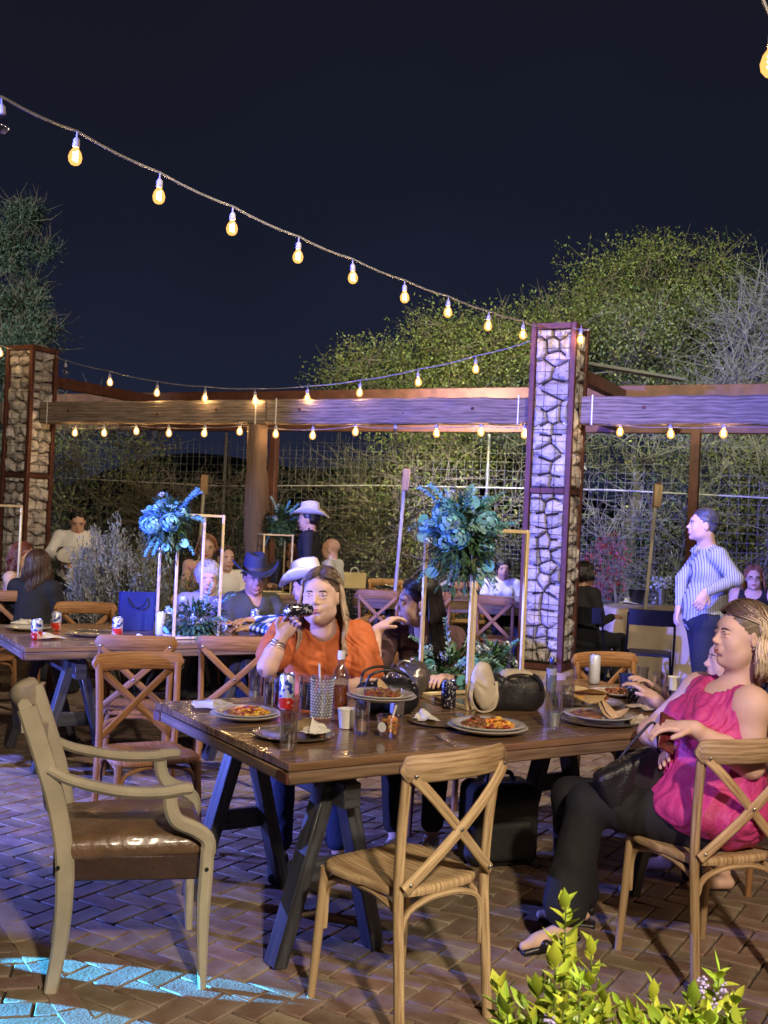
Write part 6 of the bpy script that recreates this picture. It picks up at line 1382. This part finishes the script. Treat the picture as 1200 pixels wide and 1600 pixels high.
# earring and phone
MB().ell(HL1(-.083, -.008, -.042), .005, None, 8, 6).build('earring', STEEL, p1)
pp = V(*wr_)+V(-.085, .02, -.025); ph_ = thing('phone', 'dark phone with a red patterned case held by the woman in pink', 'phone', tuple(pp)); ph_.rotation_euler = (R_(62), R_(25), R_(20)); MB().box((0, 0, 0), (.07, .14, .009), ch=.003).build('case', M('phone_case', (.10, .015, .02), .25, var=.5, scale=30), ph_); MB().box((0, 0, -.0055), (.062, .13, .002), ch=.001).build('screen', BLACKL, ph_)
pb = at(1010, 1230, .62); t = blob('shoulder_bag', [bxp((0, 0, 0), (.13, .045, .085), roty(-.45), rad=.03)], .008, BLACKL, 'black shoulder bag hanging in the lap of the woman in pink', 'handbag', fold=.004, ff=5, loc=(.98, 4.12, .66), rz=.2)
MB().tube(crom([(-.05, 0, .08), (.02, -.02, .18), (.07, -.03, .22), (.10, -.02, .10)], 5), .006, 6).build('strap', BLACKL, t)

# ---- 2 woman in orange drinking from a can
hx, hy, hz = atd(500, 931, 5.25)
el_ = atd(418, 1042, 5.05); wr_ = atd(440, 996, 5.10); wr2 = atd(575, 1085, 5.1)
W2 = dict(head=(hx+.005, hy, hz), neck=(hx+.02, hy+.05, hz-.165), chest=(-.28, 5.42, .93), waist=(-.28, 5.43, .74), pelvis=(-.30, 5.44, .57), shL=(-.10, 5.40, 1.015), shR=(-.46, 5.38, 1.02), elR=tuple(el_), wrR=tuple(wr_), elL=(-.02, 5.25, .78), wrL=(-.16, 5.02, .83),
          hipL=(-.2, 5.4, .53), hipR=(-.4, 5.4, .53), knL=(-.16, 4.98, .52), knR=(-.42, 4.97, .52), anL=(-.14, 4.95, .09), anR=(-.40, 4.9, .09))
p2, j2, RH2, h2, _, HL2 = person('blonde woman in a rust orange blouse drinking from a dark can behind the front table', (-.29, 5.42), -92, world=W2, w=1.18, arm=1.2, hs=1.08, headang=-10, pitch=4, roll=3, skin=SKIN, voxel=.0058, top='loose', topm=ORNG, neck='v', sleeve='short', pants='slim', pantm=DENIM, shoes=BLKC,
       hair=(HBLD, 'long', .27, .007, HROOT, 380, -.012, 1.75), hands=dict(R=dict(d=(.45, 0, .8), n=(.25, -1, .1), curl=1.0, side=-1, thumb=.9), L=dict(curl=.5)), bust=.95, belly=.6, chub=.9, fold=.007)
cb = atd(446, 954, 5.02); ct = atd(489, 953, 5.10)   # can base (towards the camera) and mouth end
dv = (ct-cb).normalized(); c_ = thing('drink_can', 'dark printed can the woman in orange is drinking from', 'can', cb); c_.rotation_euler = dv.to_track_quat('Z', 'Y').to_euler()
r, h = .031, .135
MB().lathe([(r*.86, .003), (r, .012), (r, h-.016), (r*.82, h-.003)], 28, cap=False).build('can_body', CAND, c_, ang=50); MB().lathe([(0, .010), (r*.5, .008), (r*.74, .001), (r*.86, .003)], 28, cap=False).build('base', STEEL, c_, ang=50); MB().lathe([(r*.82, h-.003), (r*.8, h), (0, h-.003)], 20, cap=False).build('lid', STEEL, c_)
wm_ = p2.matrix_basis.inverted() @ (Vector(wr_)+(Vector(el_)-Vector(wr_))*.18)
br = MB(); dl = nrm(j2['wrR']-j2['elR']); s_, _, u_ = frame_from(dl); c0 = j2['wrR']-dl*.03
for q in (0, .014, .028): br.tube([c0-dl*q+(s_*math.cos(a)+u_*math.sin(a))*(.036+q*.12) for a in np.linspace(0, 2*PI, 17)[:-1]], .004, 6, closed=True)
tag(br.build('bracelet', STEEL, p2, ang=180)); MB().ell(c0-dl*.01+s_*.0-V(0, 0, 0)-u_*.034, (.016, .016, .016), None, 10, 8).build('watch', SILVER, p2)

# ---- 3 dark haired woman in brown, hand at her mouth
hx, hy, hz = atd(652, 941, 5.62)
mo = atd(612, 972, 5.62); wr_ = atd(590, 984, 5.50); el_ = atd(576, 1058, 5.45)
W3 = dict(head=(hx, hy, hz), neck=(hx+.055, hy+.03, hz-.155), chest=(.27, 5.76, .88), waist=(.28, 5.78, .70), pelvis=(.30, 5.80, .55), shR=(.06, 5.78, .99), shL=(.40, 5.76, .98), elR=tuple(el_), wrR=tuple(wr_), elL=(.46, 5.55, .78), wrL=(.34, 5.35, .83),
          hipL=(.38, 5.75, .53), hipR=(.2, 5.75, .53), knL=(.32, 5.33, .52), knR=(.10, 5.35, .52), anL=(.30, 5.30, .09), anR=(.12, 5.25, .09))
p3, j3, RH3, h3, _, HL3 = person('woman with long dark hair and a brown top eating with her fingers, seen in profile', (.29, 5.78), -100, world=W3, w=1.08, arm=1.1, hs=1.0, headang=-72, pitch=-4, roll=-4, skin=SKIN, voxel=.0062, top='fit', topm=PLUM, neck='v', sleeve='short', pants='slim', pantm=BLKC, shoes=WHTC,
       hair=(HBLK, 'long', .34, .005, HBLK, 380, .0, 1.35), hands=dict(R=dict(d=(.62, .2, .5), n=(.3, .1, -1), curl=.5, side=-1, thumb=.8), L=dict(curl=.5)), bust=.8, belly=.3, chub=.25, fold=.004)
MB().ell(HL3(-.084, -.004, -.048), (.009, .009, .011), None, 10, 8).build('earring', M('pearl', (.8, .8, .78), .15, coat=.5, var=.02), p3); MB().ell(HL3(.084, -.004, -.048), (.009, .009, .011), None, 10, 8).build('earring', MATS['pearl'], p3)

# ---- 4 standing man in the striped shirt
hx, hy, hz = atd(1098, 818, 8.0)
m0 = V(hx+.06, 8.05)
W4 = dict(head=(hx, hy, hz-.01), neck=(hx+.05, 8.04, 1.50), chest=(m0[0]+.02, 8.05, 1.30), waist=(m0[0]+.01, 8.05, 1.12), pelvis=(m0[0], 8.05, .96), shL=(m0[0]+.03, 7.88, 1.44), shR=(m0[0]+.02, 8.24, 1.45), elL=tuple(atd(1150, 905, 7.78)), wrL=tuple(atd(1103, 925, 7.74)), elR=tuple(atd(1067, 905, 8.25)), wrR=tuple(atd(1062, 945, 8.2)),
          hipL=(m0[0], 7.96, .93), hipR=(m0[0], 8.14, .93), knL=(m0[0]-.03, 7.95, .50), knR=(m0[0]+.03, 8.15, .5), anL=(m0[0]-.02, 7.93, .09), anR=(m0[0]+.07, 8.16, .09))
person('grey haired man in a striped shirt standing at the right, hand on his hip', tuple(m0), 176, world=W4, standing=True, sex='m', w=1.14, arm=1.05, headang=2, pitch=4, skin=SKIN, voxel=.008, top='fit', topm=STRP, neck='collar', sleeve='long', pants='slim', pantm=DKBC, shoes=BLKC, hair=(hairmat('dark_grey_hair', (.06, .06, .07)), 'short', .02), belly=.4, chub=.3, hands=dict(L=dict(d=(-.5, -.1, -1), n=(0, 1, 0), curl=.5), R=dict(d=(-.3, 0, -1), n=(1, 0, 0), curl=.3)))
# ---- 5 man in dark hat
def seated(label, px, py, D, ang, **k):
    h_ = atd(px, py, D); a = R_(ang); f_ = V(math.cos(a), math.sin(a)); lean = k.pop('lean', .045); base = V(h_.x, h_.y)-f_*lean; dz = h_.z-1.20; J = joints(False)
    for q in ('pelvis', 'hipL', 'hipR', 'knL', 'knR', 'anL', 'anR'): pass
    for q in ('waist', 'chest', 'neck', 'head', 'shL', 'shR', 'elL', 'elR', 'wrL', 'wrR'):
        v = list(J[q]); kk = {'waist': .35, 'chest': .75}.get(q, 1.); v[2] += dz*kk; J[q] = tuple(v)
    J.update(k.pop('J', {})); return person(label, tuple(base), ang, J=J, **k)
r5 = seated('man in a dark cowboy hat and olive shirt behind the left table, facing the camera', 398, 903, 8.15, -62, sex='m', w=1.12, arm=1.05, skin=SKIN3, voxel=.009, headang=-8, pitch=-6, top='fit', topm=OLV, neck='v', sleeve='long', pants='slim', pantm=BLKC, shoes=BLKC, hair=(HBLK, 'short', .02), belly=.5, J=dict(wrL=(-.16, .36, .84), elL=(-.25, .14, .80)))
hat('dark navy cowboy hat on the man in the olive shirt', r5[5], r5[0], HB, BAND)
r6 = seated('man in a blue plaid shirt and white cowboy hat leaning on the left table', 462, 916, 7.55, 190, sex='m', w=1.12, arm=1.08, skin=SKIN2, voxel=.009, headang=-25, pitch=-14, top='fit', topm=PLAID, neck='collar', sleeve='long', pants='slim', pantm=DENIM, shoes=BLKC, hair=(HBLK, 'short', .02), belly=.5,
            J=dict(wrL=(-.10, .42, .82), elL=(-.24, .20, .83), wrR=(.05, .40, .86), elR=(.22, .14, .84)), lean=.12)
hat('white cowboy hat on the man in the blue plaid shirt', r6[5], r6[0], HW, BAND, 1.05)
# ---- 7 standing cowboy
h_ = atd(481, 812, 11.3); zs = h_.z/1.61
J7 = {k: tuple(np.array(v)*[1, 1, h_.z/1.61]) for k, v in joints(True).items()}
r7 = person('slim young man in a black shirt and white cowboy hat standing far back, facing left', (h_.x+.03, h_.y), 176, J=J7, standing=True, sex='m', w=.98, skin=SKIN2, voxel=.010, top='fit', topm=BLKC, neck='collar', sleeve='long', pants='slim', pantm=BLKC, shoes=BLKC, hair=(HBLK, 'short', .02))
hat('white cowboy hat on the standing young man', r7[5], r7[0], HW, BAND, 1.05)
# ---- the rest of the guests
seated('grey haired woman in grey lace seen behind the left flower stand', 325, 905, 8.55, -70, skin=SKIN, w=1.1, hair=(HGRY, 'curly', .02), top='fit', topm=GRYC, neck='round', sleeve='short', pants='slim', pantm=BLKC, shoes=BLKC, voxel=.010, headang=-10)
seated('woman with reddish hair and bare shoulders seated behind the grey haired woman', 323, 856, 10.6, -80, skin=SKIN2, hair=(HSB, 'long', .10, .01, HSB, 110), top='fit', topm=BLUSH, neck='off', sleeve='none', pants='slim', pantm=BLKC, shoes=BLKC, voxel=.012)
seated('guest in a white shirt seated beside the log post', 353, 872, 10.3, -60, skin=SKIN2, sex='m', hair=(HBRN, 'short', .02), top='fit', topm=WHTC, neck='round', sleeve='long', pants='slim', pantm=BLKC, shoes=BLKC, voxel=.012)
seated('bald man in a white shirt seated at the far table behind the standing cowboy', 516, 858, 12.2, 165, skin=SKIN2, sex='m', w=1.1, top='fit', topm=WHTC, neck='collar', sleeve='long', pants='slim', pantm=BLKC, shoes=BLKC, voxel=.012)
seated('woman with dark hair seated between the log post and the standing cowboy', 459, 858, 11.9, -110, skin=SKIN2, hair=(HBRN, 'long', .12, .01, HBRN, 100), top='fit', topm=BLKC, neck='scoop', sleeve='short', pants='slim', pantm=BLKC, shoes=BLKC, voxel=.012)
seated('small dark haired guest in white behind the far table, left of the right stone column', 786, 889, 12.6, -85, skin=SKIN2, hair=(HBLK, 'curly', .02), top='fit', topm=WHTC, neck='round', sleeve='short', pants='slim', pantm=BLKC, shoes=BLKC, voxel=.012, hs=.95)
seated('woman with auburn hair in profile at the far left table', 38, 870, 9.5, -5, skin=SKIN, hair=(HRED, 'long', .16, .01, HRED, 130), top='fit', topm=BLUSH, neck='off', sleeve='none', pants='slim', pantm=BLKC, shoes=BLKC, voxel=.011)
seated('long haired woman in a black top at the left, her back to the camera', 60, 883, 8.85, 80, skin=SKIN, hair=(HBRN, 'long', .30, .008, HBRN, 220), top='fit', topm=BLKC, neck='round', sleeve='half', pants='slim', pantm=BLKC, shoes=BLKC, voxel=.011)
rg = seated('woman with sandy hair and glasses in a black sleeveless top at the right edge', 1178, 903, 10.9, -115, skin=SKIN, w=1.2, arm=1.3, hair=(HSB, 'long', .16, .01, HSB, 130), top='fit', topm=BLKC, neck='scoop', sleeve='none', pants='slim', pantm=BLKC, shoes=BLKC, voxel=.011, headang=8)
for q in (-1, 1): MB().tube([rg[5](q*.034+.022*math.cos(a), .108, -.002+.017*math.sin(a)) for a in np.linspace(0, 2*PI, 15)[:-1]], .0025, 5, closed=True, up=(0, 0, 1)).build('spectacle_rim', BLACKL, rg[0], ang=180)
seated('guest in a black jacket seated with crossed legs, half hidden by the right stone column', 915, 898, 10.55, 35, skin=SKIN3, hair=(HBLK, 'long', .08, .005, HBLK, 120), top='fit', topm=BLKC, neck='round', sleeve='long', pants='slim', pantm=BLKC, shoes=BLKC, voxel=.011, w=1.15)
r_ = seated('guest in a blush top with loose fair hair, mostly hidden by the woman in pink', 1140, 1030, 5.0, 172, skin=SKIN, w=1.0, hair=(HSB, 'long', .14, .012, HSB, 130), top='fit', topm=BLUSH, neck='round', sleeve='short', pants=None, voxel=.008, headang=5, J=dict(wrR=(.12, .34, .84), wrL=(-.1, .38, .84), anL=(-.11, .05, .09), anR=(.11, .28, .09), knL=(-.11, .38, .52)))
P, F = sdf([rc(r_[1]['hipL'], r_[1]['knL'], .10, .075, k=.06), rc(r_[1]['hipR'], r_[1]['knR'], .10, .075, k=.06), el(r_[1]['pelvis'], (.19, .16, .12))], .012, .004, 3); npmesh('skirt', P, F, BLKC, r_[0])
# ---- waiter
h_ = atd(121, 815, 11.2); J9 = {k: tuple(np.array(v)*[1, 1, h_.z/1.61]) for k, v in joints(True).items()}; J9.update(wrL=(-.13, .36, 1.02), wrR=(.13, .37, 1.04), elL=(-.26, .08, 1.08), elR=(.27, .08, 1.10))
r9 = person('waiter in a white shirt and black waistcoat carrying plates behind the sage bush', (h_.x, h_.y), -70, J=J9, standing=True, sex='m', w=1.08, skin=SKIN2, voxel=.011, top='fit', topm=WHTC, neck='vcollar', sleeve='long', pants='slim', pantm=BLKC, shoes=BLKC, hair=(HBLK, 'short', .02), pitch=-22)
j = r9[1]; P, F = sdf([el(j['chest'], (.172, .138, .175)), el(j['waist'], (.168, .140, .15)), el(j['neck']+V(0, .12, -.02), (.07, .12, .17), op='s', k=.01), el(j['shL']+V(-.045, 0, .02), (.07, .15, .14), op='s', k=.01), el(j['shR']+V(.045, 0, .02), (.07, .15, .14), op='s', k=.01)], .011, .003, 3); npmesh('waistcoat', P, F, M('black_waistcoat', (.012, .012, .014), .7), r9[0])
for k, (dx, dz, s_, lab) in enumerate(((-.13, -.10, .75, 'cream plate carried by the waiter, left one'), (.09, -.07, .95, 'large cream plate carried by the waiter, right one'))):
    o = bpy.data.objects.new('plate', plate_me); COL.objects.link(o); wp = r9[0].matrix_basis @ Vector((dx, .42, 1.17+dz)); o.location = wp; o.rotation_euler = (R_(38), 0, .1); o.scale = (s_,)*3; tag(o, lab, 'plate', 'plates carried by the waiter')
